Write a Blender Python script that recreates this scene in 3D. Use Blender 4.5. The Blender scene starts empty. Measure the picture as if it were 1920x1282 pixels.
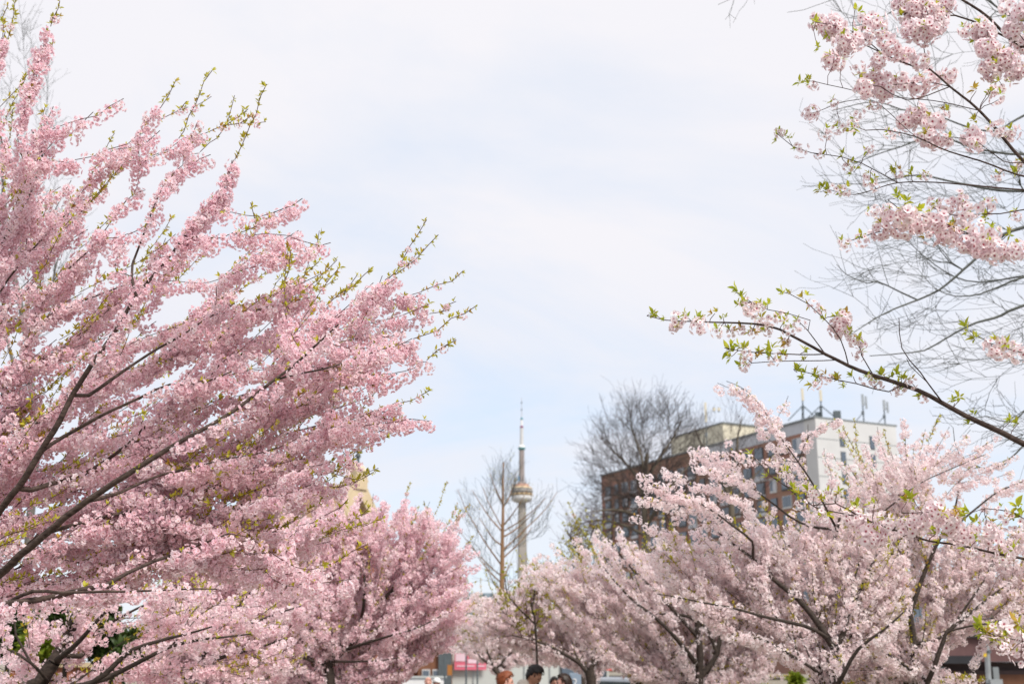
import bpy, bmesh, math, random
import numpy as np
from mathutils import Vector, Matrix, Euler

random.seed(7)
rng = np.random.default_rng(7)
scene = bpy.context.scene
col = scene.collection

# ------------------------------------------------------------------ camera
CAM_H, FPX = 1.75, 2240.0
PITCH = math.atan((1243 - 641) / FPX)
CP, SP = math.cos(PITCH), math.sin(PITCH)
cam_data = bpy.data.cameras.new('camera')
cam = bpy.data.objects.new('camera', cam_data)
col.objects.link(cam)
cam.location = (0, 0, CAM_H)
cam.rotation_euler = (math.pi / 2 + PITCH, 0, 0)
cam_data.sensor_width = 36
cam_data.lens = FPX / 1920 * 36
cam_data.clip_start = 0.1
cam_data.clip_end = 9000
cam_data.dof.use_dof = True
cam_data.dof.focus_distance = 5.7
cam_data.dof.aperture_fstop = 3.4
scene.camera = cam

# ------------------------------------------------------------------ sky, sun, exposure
SUN_EL, SUN_AZ = math.radians(52), math.radians(140)
world = bpy.data.worlds.new('World')
scene.world = world
world.use_nodes = True
wn, wl = world.node_tree.nodes, world.node_tree.links
wn.clear()
def wnode(t, **k):
    n = wn.new(t)
    for a, b in k.items(): setattr(n, a, b)
    return n
sky = wnode('ShaderNodeTexSky', sky_type='NISHITA', sun_disc=False)
sky.sun_elevation = SUN_EL; sky.sun_rotation = SUN_AZ
tc = wnode('ShaderNodeTexCoord')
sx = wnode('ShaderNodeSeparateXYZ'); wl.new(tc.outputs['Generated'], sx.inputs[0])
zz = wnode('ShaderNodeMath', operation='MAXIMUM'); wl.new(sx.outputs['Z'], zz.inputs[0]); zz.inputs[1].default_value = 0.0
za = wnode('ShaderNodeMath', operation='ADD'); wl.new(zz.outputs[0], za.inputs[0]); za.inputs[1].default_value = 0.16
dx = wnode('ShaderNodeMath', operation='DIVIDE'); wl.new(sx.outputs['X'], dx.inputs[0]); wl.new(za.outputs[0], dx.inputs[1])
dy = wnode('ShaderNodeMath', operation='DIVIDE'); wl.new(sx.outputs['Y'], dy.inputs[0]); wl.new(za.outputs[0], dy.inputs[1])
cv = wnode('ShaderNodeCombineXYZ'); wl.new(dx.outputs[0], cv.inputs[0]); wl.new(dy.outputs[0], cv.inputs[1])
mp = wnode('ShaderNodeMapping'); wl.new(cv.outputs[0], mp.inputs[0])
mp.inputs['Location'].default_value = (8.84, 8.08, 0); mp.inputs['Rotation'].default_value = (0, 0, 0.45)
mp.inputs['Scale'].default_value = (0.85, 1.0, 1)
nz = wnode('ShaderNodeTexNoise'); wl.new(mp.outputs[0], nz.inputs['Vector'])
nz.inputs['Scale'].default_value = 0.8; nz.inputs['Detail'].default_value = 9; nz.inputs['Roughness'].default_value = 0.58
nz.inputs['Distortion'].default_value = 0.7
r1 = wnode('ShaderNodeMapRange'); wl.new(nz.outputs['Fac'], r1.inputs['Value'])
r1.inputs['From Min'].default_value = 0.47; r1.inputs['From Max'].default_value = 0.74
r1.inputs['To Min'].default_value = 0.0; r1.inputs['To Max'].default_value = 1.0
# clouds thin out and turn blue in streaks towards the horizon
hz = wnode('ShaderNodeMapRange'); wl.new(sx.outputs['Z'], hz.inputs['Value'])
hz.inputs['From Min'].default_value = 0.34; hz.inputs['From Max'].default_value = 0.08
hz.inputs['To Min'].default_value = 0.0; hz.inputs['To Max'].default_value = 0.25
am = wnode('ShaderNodeMath', operation='MULTIPLY_ADD'); wl.new(r1.outputs[0], am.inputs[0]); am.inputs[1].default_value = 0.52
wl.new(hz.outputs[0], am.inputs[2])
n2 = wnode('ShaderNodeTexNoise'); wl.new(mp.outputs[0], n2.inputs['Vector'])
n2.inputs['Scale'].default_value = 0.35; n2.inputs['Detail'].default_value = 3
cr = wnode('ShaderNodeMix', data_type='RGBA'); wl.new(n2.outputs['Fac'], cr.inputs[0])
cr.inputs[6].default_value = (3.75, 3.72, 4.02, 1); cr.inputs[7].default_value = (4.5, 4.43, 4.52, 1)
mixs = wnode('ShaderNodeMix', data_type='RGBA')
wl.new(am.outputs[0], mixs.inputs[0]); wl.new(cr.outputs[2], mixs.inputs[6]); 
skm = wnode('ShaderNodeMix', data_type='RGBA'); skm.inputs[0].default_value = 0.62
wl.new(sky.outputs[0], skm.inputs[6]); skm.inputs[7].default_value = (2.2, 3.35, 4.6, 1)
wl.new(skm.outputs[2], mixs.inputs[7])
bg = wnode('ShaderNodeBackground'); bg.inputs['Strength'].default_value = 0.1
wl.new(mixs.outputs[2], bg.inputs['Color'])
wo = wnode('ShaderNodeOutputWorld'); wl.new(bg.outputs[0], wo.inputs[0])

sun_d = bpy.data.lights.new('sun', 'SUN')
sun_d.energy = 2.0; sun_d.angle = math.radians(18); sun_d.color = (1.0, 0.95, 0.88)
sun = bpy.data.objects.new('sun', sun_d); col.objects.link(sun)
sdir = Vector((math.sin(SUN_AZ) * math.cos(SUN_EL), math.cos(SUN_AZ) * math.cos(SUN_EL), math.sin(SUN_EL)))
sun.rotation_euler = sdir.to_track_quat('Z', 'Y').to_euler()
sun.location = sdir * 50
vs = scene.view_settings
scene.display_settings.display_device = 'sRGB'
vs.view_transform = 'Standard'; vs.look = 'None'; vs.gamma = 1; vs.use_curve_mapping = False
vs.exposure = 1.17
scene.cycles.use_denoising = True
scene.cycles.max_bounces = 8
scene.cycles.diffuse_bounces = 6
scene.cycles.transmission_bounces = 6
scene.cycles.use_adaptive_sampling = False

# ------------------------------------------------------------------ helpers
def P(px, py, d):
    """world point on the view ray of photo pixel (px, py) at distance d along +Y"""
    a = (px - 960) / FPX; b = (641 - py) / FPX
    v = Vector((a, CP - b * SP, SP + b * CP))
    k = d / v.y
    return Vector((v.x * k, d, CAM_H + v.z * k))
def PH(px, py, z):
    """the point on that ray at height z"""
    a = (px - 960) / FPX; b = (641 - py) / FPX
    v = Vector((a, CP - b * SP, SP + b * CP))
    k = (z - CAM_H) / v.z
    return Vector((v.x * k, v.y * k, z))
def project(p):
    dyv = p[:, 1]; dz = p[:, 2] - CAM_H
    f = dyv * CP + dz * SP; u = -dyv * SP + dz * CP
    return 960 + FPX * p[:, 0] / f, 641 - FPX * u / f, f

def tag(o, label=None, cat=None, group=None, kind=None):
    if label: o['label'] = label
    if cat: o['category'] = cat
    if group: o['group'] = group
    if kind: o['kind'] = kind
    return o
def empty(name, loc=(0, 0, 0), rz=0):
    o = bpy.data.objects.new(name, None); col.objects.link(o)
    o.location = loc; o.rotation_euler = (0, 0, rz); o.empty_display_size = 0.2
    return o
def link_mesh(name, me, mat=None, parent=None, loc=None):
    o = bpy.data.objects.new(name, me); col.objects.link(o)
    if mat is not None and not me.materials: me.materials.append(mat)
    if parent is not None: o.parent = parent
    if loc is not None: o.location = loc
    return o
def np_mesh(name, verts, faces, smooth=True):
    me = bpy.data.meshes.new(name)
    me.from_pydata([tuple(map(float, v)) for v in verts], [], faces)
    if smooth: me.polygons.foreach_set('use_smooth', [True] * len(me.polygons))
    me.update()
    return me
class MB:
    """collects plain shapes into one mesh"""
    def __init__(s): s.v = []; s.f = []
    def box(s, c, size, rz=0, bev=0, rx=0, ry=0):
        M = Euler((rx, ry, rz)).to_matrix(); c = Vector(c)
        n = len(s.v); h = [x / 2 for x in size]
        for z in (-1, 1):
            for y in (-1, 1):
                for x in (-1, 1):
                    s.v.append(c + M @ Vector((x * h[0], y * h[1], z * h[2])))
        for q in ((0, 2, 3, 1), (4, 5, 7, 6), (0, 1, 5, 4), (2, 6, 7, 3), (0, 4, 6, 2), (1, 3, 7, 5)):
            s.f.append(tuple(n + i for i in q))
        return s
    def tube(s, a, b, r0, r1=None, n=8, caps=True):
        a, b = Vector(a), Vector(b); r1 = r0 if r1 is None else r1
        d = (b - a).normalized(); u = d.orthogonal().normalized(); w = d.cross(u)
        k = len(s.v)
        for p, r in ((a, r0), (b, r1)):
            for i in range(n):
                t = 2 * math.pi * i / n
                s.v.append(p + u * math.cos(t) * r + w * math.sin(t) * r)
        for i in range(n):
            j = (i + 1) % n; s.f.append((k + i, k + j, k + n + j, k + n + i))
        if caps:
            s.f.append(tuple(k + i for i in reversed(range(n)))); s.f.append(tuple(k + n + i for i in range(n)))
        return s
    def lathe(s, prof, c=(0, 0, 0), n=24, caps=True):
        c = Vector(c); k = len(s.v)
        for r, z in prof:
            for i in range(n):
                t = 2 * math.pi * i / n
                s.v.append(c + Vector((math.cos(t) * r, math.sin(t) * r, z)))
        for j in range(len(prof) - 1):
            for i in range(n):
                i2 = (i + 1) % n
                s.f.append((k + j * n + i, k + j * n + i2, k + (j + 1) * n + i2, k + (j + 1) * n + i))
        if caps:
            s.f.append(tuple(k + i for i in reversed(range(n)))); m = k + (len(prof) - 1) * n
            s.f.append(tuple(m + i for i in range(n)))
        return s
    def ball(s, c, r, n=10, m=7):
        if not hasattr(r, '__len__'): r = (r, r, r)
        c = Vector(c); k = len(s.v)
        for j in range(1, m):
            ph = math.pi * j / m
            for i in range(n):
                t = 2 * math.pi * i / n
                s.v.append(c + Vector((math.cos(t) * math.sin(ph) * r[0], math.sin(t) * math.sin(ph) * r[1], -math.cos(ph) * r[2])))
        for j in range(m - 2):
            for i in range(n):
                i2 = (i + 1) % n
                s.f.append((k + j * n + i, k + j * n + i2, k + (j + 1) * n + i2, k + (j + 1) * n + i))
        a = len(s.v); s.v.append(c - Vector((0, 0, r[2]))); s.v.append(c + Vector((0, 0, r[2])))
        for i in range(n):
            i2 = (i + 1) % n
            s.f.append((a, k + i2, k + i)); s.f.append((a + 1, k + (m - 2) * n + i, k + (m - 2) * n + i2))
        return s
    def prism(s, poly, y0, y1, M=None):
        """poly in x,z extruded along y"""
        k = len(s.v); n = len(poly)
        for y in (y0, y1):
            for x, z in poly:
                p = Vector((x, y, z)); s.v.append(M @ p if M else p)
        for i in range(n):
            j = (i + 1) % n; s.f.append((k + i, k + j, k + n + j, k + n + i))
        s.f.append(tuple(k + i for i in reversed(range(n)))); s.f.append(tuple(k + n + i for i in range(n)))
        return s
    def build(s, name, mat, parent=None, smooth=False, loc=None, bevel=0):
        me = np_mesh(name, s.v, s.f, smooth)
        o = link_mesh(name, me, mat, parent, loc)
        if bevel:
            b = o.modifiers.new('bevel', 'BEVEL'); b.width = bevel; b.segments = 2; b.limit_method = 'ANGLE'
        return o

# ------------------------------------------------------------------ materials
def mat_new(name):
    m = bpy.data.materials.new(name); m.use_nodes = True
    nt = m.node_tree; nt.nodes.clear()
    return m, nt, nt.nodes, nt.links
def simple(name, c, rough=0.7, var=0.15, scale=3.0, metallic=0.0, bump=0.0, bscale=None, spec=0.4, c2=None):
    m, nt, N, L = mat_new(name)
    o = N.new('ShaderNodeOutputMaterial'); b = N.new('ShaderNodeBsdfPrincipled')
    b.inputs['Roughness'].default_value = rough; b.inputs['Metallic'].default_value = metallic
    b.inputs['Specular IOR Level'].default_value = spec
    t = N.new('ShaderNodeTexCoord'); n = N.new('ShaderNodeTexNoise'); n.inputs['Scale'].default_value = scale
    n.inputs['Detail'].default_value = 6; n.inputs['Roughness'].default_value = 0.6
    L.new(t.outputs['Object'], n.inputs['Vector'])
    mx = N.new('ShaderNodeMix'); mx.data_type = 'RGBA'
    mr = N.new('ShaderNodeMapRange'); mr.inputs['From Min'].default_value = 0.3; mr.inputs['From Max'].default_value = 0.7
    L.new(n.outputs['Fac'], mr.inputs['Value']); L.new(mr.outputs[0], mx.inputs[0])
    if c2 is None:
        lo = [x * (1 - var) for x in c]; hi = [min(1, x * (1 + var)) for x in c]
    else: lo, hi = c, c2
    mx.inputs[6].default_value = (*lo, 1); mx.inputs[7].default_value = (*hi, 1)
    L.new(mx.outputs[2], b.inputs['Base Color'])
    if bump:
        n3 = N.new('ShaderNodeTexNoise'); n3.inputs['Scale'].default_value = bscale or scale * 6; n3.inputs['Detail'].default_value = 5
        L.new(t.outputs['Object'], n3.inputs['Vector'])
        bp = N.new('ShaderNodeBump'); bp.inputs['Strength'].default_value = bump; bp.inputs['Distance'].default_value = 0.02
        L.new(n3.outputs['Fac'], bp.inputs['Height']); L.new(bp.outputs[0], b.inputs['Normal'])
    L.new(b.outputs[0], o.inputs[0])
    return m
def bark_mat(name, c, c2, stretch=6.0):
    m, nt, N, L = mat_new(name)
    o = N.new('ShaderNodeOutputMaterial'); b = N.new('ShaderNodeBsdfPrincipled'); b.inputs['Roughness'].default_value = 0.8
    b.inputs['Specular IOR Level'].default_value = 0.25
    t = N.new('ShaderNodeTexCoord'); mpn = N.new('ShaderNodeMapping'); mpn.inputs['Scale'].default_value = (26, 26, 60)
    L.new(t.outputs['Object'], mpn.inputs[0])
    n = N.new('ShaderNodeTexNoise'); n.inputs['Scale'].default_value = 1; n.inputs['Detail'].default_value = 6; n.inputs['Roughness'].default_value = 0.7
    L.new(mpn.outputs[0], n.inputs['Vector'])
    mr = N.new('ShaderNodeMapRange'); mr.inputs['From Min'].default_value = 0.35; mr.inputs['From Max'].default_value = 0.68
    L.new(n.outputs['Fac'], mr.inputs['Value'])
    mx = N.new('ShaderNodeMix'); mx.data_type = 'RGBA'; L.new(mr.outputs[0], mx.inputs[0])
    mx.inputs[6].default_value = (*c, 1); mx.inputs[7].default_value = (*c2, 1)
    L.new(mx.outputs[2], b.inputs['Base Color'])
    bp = N.new('ShaderNodeBump'); bp.inputs['Strength'].default_value = 0.8; bp.inputs['Distance'].default_value = 0.008
    L.new(n.outputs['Fac'], bp.inputs['Height']); L.new(bp.outputs[0], b.inputs['Normal']); L.new(b.outputs[0], o.inputs[0])
    return m
def petal_mat(name, centre, pale, deep, back, transl=0.4):
    """attribute col: R 0 at the flower's heart .. 1 at the petal rim, G a random number per flower"""
    m, nt, N, L = mat_new(name)
    o = N.new('ShaderNodeOutputMaterial')
    at = N.new('ShaderNodeAttribute'); at.attribute_name = 'col'
    sp = N.new('ShaderNodeSeparateColor'); L.new(at.outputs['Color'], sp.inputs[0])
    oi = N.new('ShaderNodeObjectInfo')
    a = N.new('ShaderNodeMath'); a.operation = 'MULTIPLY'; L.new(oi.outputs['Random'], a.inputs[0]); a.inputs[1].default_value = 0.78
    b = N.new('ShaderNodeMath'); b.operation = 'MULTIPLY_ADD'; L.new(sp.outputs[1], b.inputs[0]); b.inputs[1].default_value = 0.38; L.new(a.outputs[0], b.inputs[2])
    b.use_clamp = True
    pc = N.new('ShaderNodeMix'); pc.data_type = 'RGBA'; L.new(b.outputs[0], pc.inputs[0])
    pc.inputs[6].default_value = (*pale, 1); pc.inputs[7].default_value = (*deep, 1)
    ce = N.new('ShaderNodeMapRange'); L.new(sp.outputs[0], ce.inputs['Value'])
    ce.inputs['From Min'].default_value = 0.0; ce.inputs['From Max'].default_value = 0.42
    c2 = N.new('ShaderNodeMix'); c2.data_type = 'RGBA'; L.new(ce.outputs[0], c2.inputs[0])
    c2.inputs[6].default_value = (*centre, 1); L.new(pc.outputs[2], c2.inputs[7])
    ge = N.new('ShaderNodeNewGeometry')
    c3 = N.new('ShaderNodeMix'); c3.data_type = 'RGBA'; 
    bm_ = N.new('ShaderNodeMath'); bm_.operation = 'MULTIPLY'; L.new(ge.outputs['Backfacing'], bm_.inputs[0]); bm_.inputs[1].default_value = 0.6
    L.new(bm_.outputs[0], c3.inputs[0]); L.new(c2.outputs[2], c3.inputs[6]); c3.inputs[7].default_value = (*back, 1)
    d = N.new('ShaderNodeBsdfDiffuse'); t = N.new('ShaderNodeBsdfTranslucent')
    L.new(c3.outputs[2], d.inputs[0]); L.new(c3.outputs[2], t.inputs[0])
    ms = N.new('ShaderNodeMixShader'); ms.inputs[0].default_value = transl
    L.new(d.outputs[0], ms.inputs[1]); L.new(t.outputs[0], ms.inputs[2]); L.new(ms.outputs[0], o.inputs[0])
    return m
def leaf_mat(name, a_, b_, bronze, transl=0.45):
    m, nt, N, L = mat_new(name)
    o = N.new('ShaderNodeOutputMaterial'); at = N.new('ShaderNodeAttribute'); at.attribute_name = 'col'
    sp = N.new('ShaderNodeSeparateColor'); L.new(at.outputs['Color'], sp.inputs[0])
    oi = N.new('ShaderNodeObjectInfo')
    mx = N.new('ShaderNodeMix'); mx.data_type = 'RGBA'; L.new(sp.outputs[1], mx.inputs[0])
    mx.inputs[6].default_value = (*a_, 1); mx.inputs[7].default_value = (*b_, 1)
    mr = N.new('ShaderNodeMapRange'); L.new(oi.outputs['Random'], mr.inputs['Value'])
    mr.inputs['From Min'].default_value = 0.72; mr.inputs['From Max'].default_value = 1.0; mr.inputs['To Max'].default_value = 0.8
    m2 = N.new('ShaderNodeMix'); m2.data_type = 'RGBA'; L.new(mr.outputs[0], m2.inputs[0]); L.new(mx.outputs[2], m2.inputs[6]); m2.inputs[7].default_value = (*bronze, 1)
    d = N.new('ShaderNodeBsdfPrincipled'); d.inputs['Roughness'].default_value = 0.5; d.inputs['Specular IOR Level'].default_value = 0.3
    t = N.new('ShaderNodeBsdfTranslucent')
    L.new(m2.outputs[2], d.inputs['Base Color']); L.new(m2.outputs[2], t.inputs[0])
    ms = N.new('ShaderNodeMixShader'); ms.inputs[0].default_value = transl
    L.new(d.outputs[0], ms.inputs[1]); L.new(t.outputs[0], ms.inputs[2]); L.new(ms.outputs[0], o.inputs[0])
    return m

M = dict(
    pink=petal_mat('pink_petals', (0.66, 0.36, 0.25), (0.97, 0.91, 0.92), (0.94, 0.69, 0.76), (0.95, 0.78, 0.83), .57),
    rose=petal_mat('rose_petals', (0.72, 0.42, 0.42), (0.97, 0.89, 0.90), (0.94, 0.70, 0.76), (0.95, 0.80, 0.84), .55),
    white=petal_mat('white_petals', (0.40, 0.06, 0.10), (0.94, 0.88, 0.89), (0.90, 0.77, 0.80), (0.88, 0.75, 0.78), .4),
    pale=petal_mat('pale_petals', (0.62, 0.36, 0.33), (0.97, 0.925, 0.925), (0.95, 0.81, 0.83), (0.95, 0.87, 0.88), .55),
    leaf_yellow=leaf_mat('young_leaf', (0.56, 0.50, 0.05), (0.42, 0.42, 0.04), (0.50, 0.25, 0.05)),
    leaf_green=leaf_mat('green_leaf', (0.54, 0.54, 0.05), (0.34, 0.42, 0.03), (0.50, 0.27, 0.06)),
    leaf_olive=leaf_mat('olive_leaf', (0.46, 0.42, 0.05), (0.34, 0.34, 0.04), (0.40, 0.30, 0.06)),
    leaf_dark=leaf_mat('evergreen_leaf', (0.055, 0.09, 0.02), (0.03, 0.055, 0.015), (0.09, 0.12, 0.02), 0.2),
    leaf_lime=leaf_mat('lime_leaf', (0.22, 0.27, 0.02), (0.13, 0.19, 0.015), (0.2, 0.2, 0.03), 0.3),
    bark=bark_mat('cherry_bark', (0.028, 0.017, 0.014), (0.115, 0.080, 0.066)),
    twig=bark_mat('red_twig', (0.055, 0.026, 0.024), (0.14, 0.07, 0.06)),
    bark_grey=bark_mat('grey_bark', (0.09, 0.08, 0.07), (0.19, 0.17, 0.155)),
    bark_olive=bark_mat('olive_bark', (0.075, 0.06, 0.045), (0.16, 0.135, 0.10)),
    bark_orange=bark_mat('orange_bark', (0.20, 0.11, 0.055), (0.30, 0.18, 0.10)),
    twig_grey=bark_mat('grey_twig', (0.062, 0.068, 0.06), (0.125, 0.13, 0.118)),
    twig_brown=bark_mat('brown_twig', (0.035, 0.027, 0.024), (0.085, 0.066, 0.06)),
    bark_low=bark_mat('low_bark', (0.022, 0.016, 0.013), (0.075, 0.056, 0.046)),
)

# ------------------------------------------------------------------ flowers, leaves and their clusters
def set_col(me, cols):
    a = me.color_attributes.new('col', 'FLOAT_COLOR', 'POINT')
    a.data.foreach_set('color', np.asarray(cols, dtype=np.float32).ravel())
def frame_of(n, roll):
    n = n / np.linalg.norm(n)
    a = np.array([0, 0, 1.0]) if abs(n[2]) < 0.9 else np.array([1.0, 0, 0])
    u = np.cross(a, n); u /= np.linalg.norm(u); v = np.cross(n, u)
    c, s = math.cos(roll), math.sin(roll)
    return np.stack([u * c + v * s, -u * s + v * c, n], axis=1)
def flower(V, F, C, pos, nrm, rad, cup, inner, detail, rnd):
    R = frame_of(nrm, rnd.uniform(0, 6.28)); g = rnd.random()
    layers = [(rad, cup, 0.0)] + ([(rad * 0.62, cup + 0.35, 0.6)] if inner else [])
    for (r, cu, off) in layers:
        for i in range(5):
            t = 2 * math.pi * i / 5 + off + rnd.uniform(-.12, .12)
            rr = r * rnd.uniform(.88, 1.08); cu2 = cu + rnd.uniform(-.12, .12)
            if detail:
                pts = [(0.05, 0, 0), (0.55, -.44, .25), (0.94, -.30, .9), (0.90, 0, .75), (0.94, .30, .9), (0.55, .44, .25)]
                fs = [(0, 1, 2, 3), (0, 3, 4, 5)]
            else:
                pts = [(0.05, 0, 0), (0.55, -.46, .3), (0.98, -.22, 1.0), (0.98, .22, 1.0), (0.55, .46, .3)]
                fs = [(0, 1, 2, 3, 4)]
            k = len(V)
            for (a, b, h) in pts:
                x = a * math.cos(cu2 * a); z = a * math.sin(cu2 * a) - abs(b) * .0
                loc = np.array([(x * math.cos(t) - b * math.sin(t)) * rr, (x * math.sin(t) + b * math.cos(t)) * rr, z * rr])
                V.append(pos + R @ loc); C.append((min(1, a), g, 0, 1))
            for f in fs: F.append(tuple(k + q for q in f))
    if detail:      # the heart: a small five sided star standing on the petals
        k = len(V); hr = rad * 0.2
        for i in range(5):
            t = 2 * math.pi * i / 5
            V.append(pos + R @ np.array([math.cos(t) * hr, math.sin(t) * hr, rad * 0.09])); C.append((0, g, 0, 1))
        F.append(tuple(k + i for i in range(5)))
def cluster_mesh(name, n, R, frad, mat, inner, detail, seed, cup=0.55, stems=True, squash=1.0):
    rnd = random.Random(seed); V, F, C = [], [], []
    for i in range(n):
        z = 1 - 2 * (i + .5) / n; z = z * 0.92 - 0.06
        t = i * 2.39996 + rnd.uniform(-.5, .5)
        s = math.sqrt(max(0, 1 - z * z))
        u = np.array([math.cos(t) * s, math.sin(t) * s, z + rnd.uniform(-.2, .2)]); u /= np.linalg.norm(u)
        pos = u * R * rnd.uniform(.62, 1.08); pos[2] = pos[2] * squash - R * .1
        nr = u + np.array([rnd.uniform(-.3, .3), rnd.uniform(-.3, .3), rnd.uniform(-.45, .25)])
        flower(V, F, C, pos, nr, frad * rnd.uniform(.82, 1.12), cup + rnd.uniform(-.1, .25), inner, detail, rnd)
    me = np_mesh(name, V, F, True); set_col(me, C); me.materials.append(mat)
    return me
def leaf_tuft_mesh(name, n, size, mat, seed, width=0.42, spread=0.75):
    rnd = random.Random(seed); V, F, C = [], [], []
    for i in range(n):
        t = 2 * math.pi * i / n + rnd.uniform(-.5, .5); el = rnd.uniform(0.3, 1.25) if i else 1.3
        d = np.array([math.cos(t) * math.cos(el) * spread, math.sin(t) * math.cos(el) * spread, math.sin(el)]); d /= np.linalg.norm(d)
        side = np.cross(d, np.array([rnd.uniform(-.4, .4), rnd.uniform(-.4, .4), 1.0])); side /= np.linalg.norm(side) + 1e-9
        nn = np.cross(side, d); L = size * rnd.uniform(.6, 1.15); w = L * width * rnd.uniform(.8, 1.1)
        st = d * size * .12
        rows = [(0, 0.04), (0.25, .75), (0.5, 1.0), (0.78, .6), (1.0, 0)]
        k = len(V); g = rnd.random()
        for (a, ww) in rows:
            droop = -0.28 * a * a * L * nn * (1 if rnd.random() < 2 else 0)
            c = st + d * a * L - nn * 0.0 + droop * (1 if nn[2] > 0 else -1)
            V.append(c - side * w * .5 * ww + nn * w * .22 * ww); V.append(c); V.append(c + side * w * .5 * ww + nn * w * .22 * ww)
            C += [(a, g, 0, 1)] * 3
        for j in range(len(rows) - 1):
            b = k + j * 3
            F.append((b, b + 1, b + 4, b + 3)); F.append((b + 1, b + 2, b + 5, b + 4))
    me = np_mesh(name, V, F, True); set_col(me, C); me.materials.append(mat)
    return me
LIB = {}
def library(key, meshes):
    c = bpy.data.collections.new(key)
    for i, me in enumerate(meshes):
        o = bpy.data.objects.new(f'{key}_{"abcdefgh"[i]}', me); c.objects.link(o)
    ng = bpy.data.node_groups.new(key, 'GeometryNodeTree')
    ng.interface.new_socket('Geometry', in_out='INPUT', socket_type='NodeSocketGeometry')
    ng.interface.new_socket('Geometry', in_out='OUTPUT', socket_type='NodeSocketGeometry')
    N, L = ng.nodes, ng.links
    gi, go = N.new('NodeGroupInput'), N.new('NodeGroupOutput')
    iop = N.new('GeometryNodeInstanceOnPoints'); ci = N.new('GeometryNodeCollectionInfo')
    ci.inputs['Collection'].default_value = c; ci.inputs['Separate Children'].default_value = True; ci.inputs['Reset Children'].default_value = True
    def attr(nm, ty):
        a = N.new('GeometryNodeInputNamedAttribute'); a.data_type = ty; a.inputs['Name'].default_value = nm
        return a.outputs['Attribute']
    L.new(gi.outputs[0], iop.inputs['Points']); L.new(ci.outputs[0], iop.inputs['Instance'])
    iop.inputs['Pick Instance'].default_value = True
    L.new(attr('vid', 'INT'), iop.inputs['Instance Index']); L.new(attr('rot', 'FLOAT_VECTOR'), iop.inputs['Rotation'])
    L.new(attr('scl', 'FLOAT'), iop.inputs['Scale']); L.new(iop.outputs[0], go.inputs[0])
    LIB[key] = (meshes, ng)
library('pink_blossom', [cluster_mesh('blossom', 11, .038, .0175, M['pink'], True, True, 10 + i, .42) for i in range(6)])
library('white_blossom', [cluster_mesh('blossom', 10, .038, .0172, M['white'], False, True, 30 + i, .22) for i in range(6)])
library('rose_blossom', [cluster_mesh('blossom', 12, .042, .0205, M['rose'], False, False, 50 + i, .4) for i in range(5)])
library('pale_blossom', [cluster_mesh('blossom', 13, .044, .0192, M['pale'], False, False, 70 + i, .32) for i in range(5)])
library('small_leaf', [leaf_tuft_mesh('leaf_tuft', 4, .030, M['leaf_yellow'], 90 + i) for i in range(5)])
library('large_leaf', [leaf_tuft_mesh('leaf_tuft', 5, .046, M['leaf_green'], 110 + i, .42) for i in range(5)])
library('olive_leaf', [leaf_tuft_mesh('leaf_tuft', 6, .10, M['leaf_olive'], 130 + i, .6) for i in range(4)])
library('dark_leaf', [leaf_tuft_mesh('leaf_tuft', 7, .11, M['leaf_dark'], 150 + i, .5, 1.4) for i in range(4)])
library('lime_leaf', [leaf_tuft_mesh('leaf_tuft', 7, .10, M['leaf_lime'], 170 + i, .5, 1.4) for i in range(4)])

def scatter(part, key, rows, parent, n_single=0, mass_name='blossom_mass'):
    """rows: x y z rx ry rz scale. The n_single that show largest become objects, the rest one mass"""
    meshes, ng = LIB[key]
    A = np.array(rows, dtype=float)
    if not len(A): return
    vid = rng.integers(0, len(meshes), len(A))
    single = np.zeros(len(A), bool)
    if n_single:
        x, y, f = project(A[:, :3])
        s = f - 1e3 * 0; s = np.where((x > 5) & (x < 1915) & (y > 5) & (y < 1277), f, 1e6 + f)
        idx = np.argsort(s)[:n_single]
        single[idx] = True
        for i in idx:
            o = bpy.data.objects.new(part, meshes[vid[i]]); col.objects.link(o); o.parent = parent
            o.location = A[i, :3]; o.rotation_euler = A[i, 3:6]; o.scale = (A[i, 6],) * 3
    A, vid = A[~single], vid[~single]
    if not len(A): return
    me = bpy.data.meshes.new(mass_name); me.vertices.add(len(A)); me.vertices.foreach_set('co', A[:, :3].ravel())
    a = me.attributes.new('rot', 'FLOAT_VECTOR', 'POINT'); a.data.foreach_set('vector', A[:, 3:6].ravel().astype(np.float32))
    a = me.attributes.new('scl', 'FLOAT', 'POINT'); a.data.foreach_set('value', A[:, 6].astype(np.float32))
    a = me.attributes.new('vid', 'INT', 'POINT'); a.data.foreach_set('value', vid.astype(np.int32))
    o = link_mesh(mass_name, me, None, parent); o['kind'] = 'stuff'
    m = o.modifiers.new('instances', 'NODES'); m.node_group = ng
    return o

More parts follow.
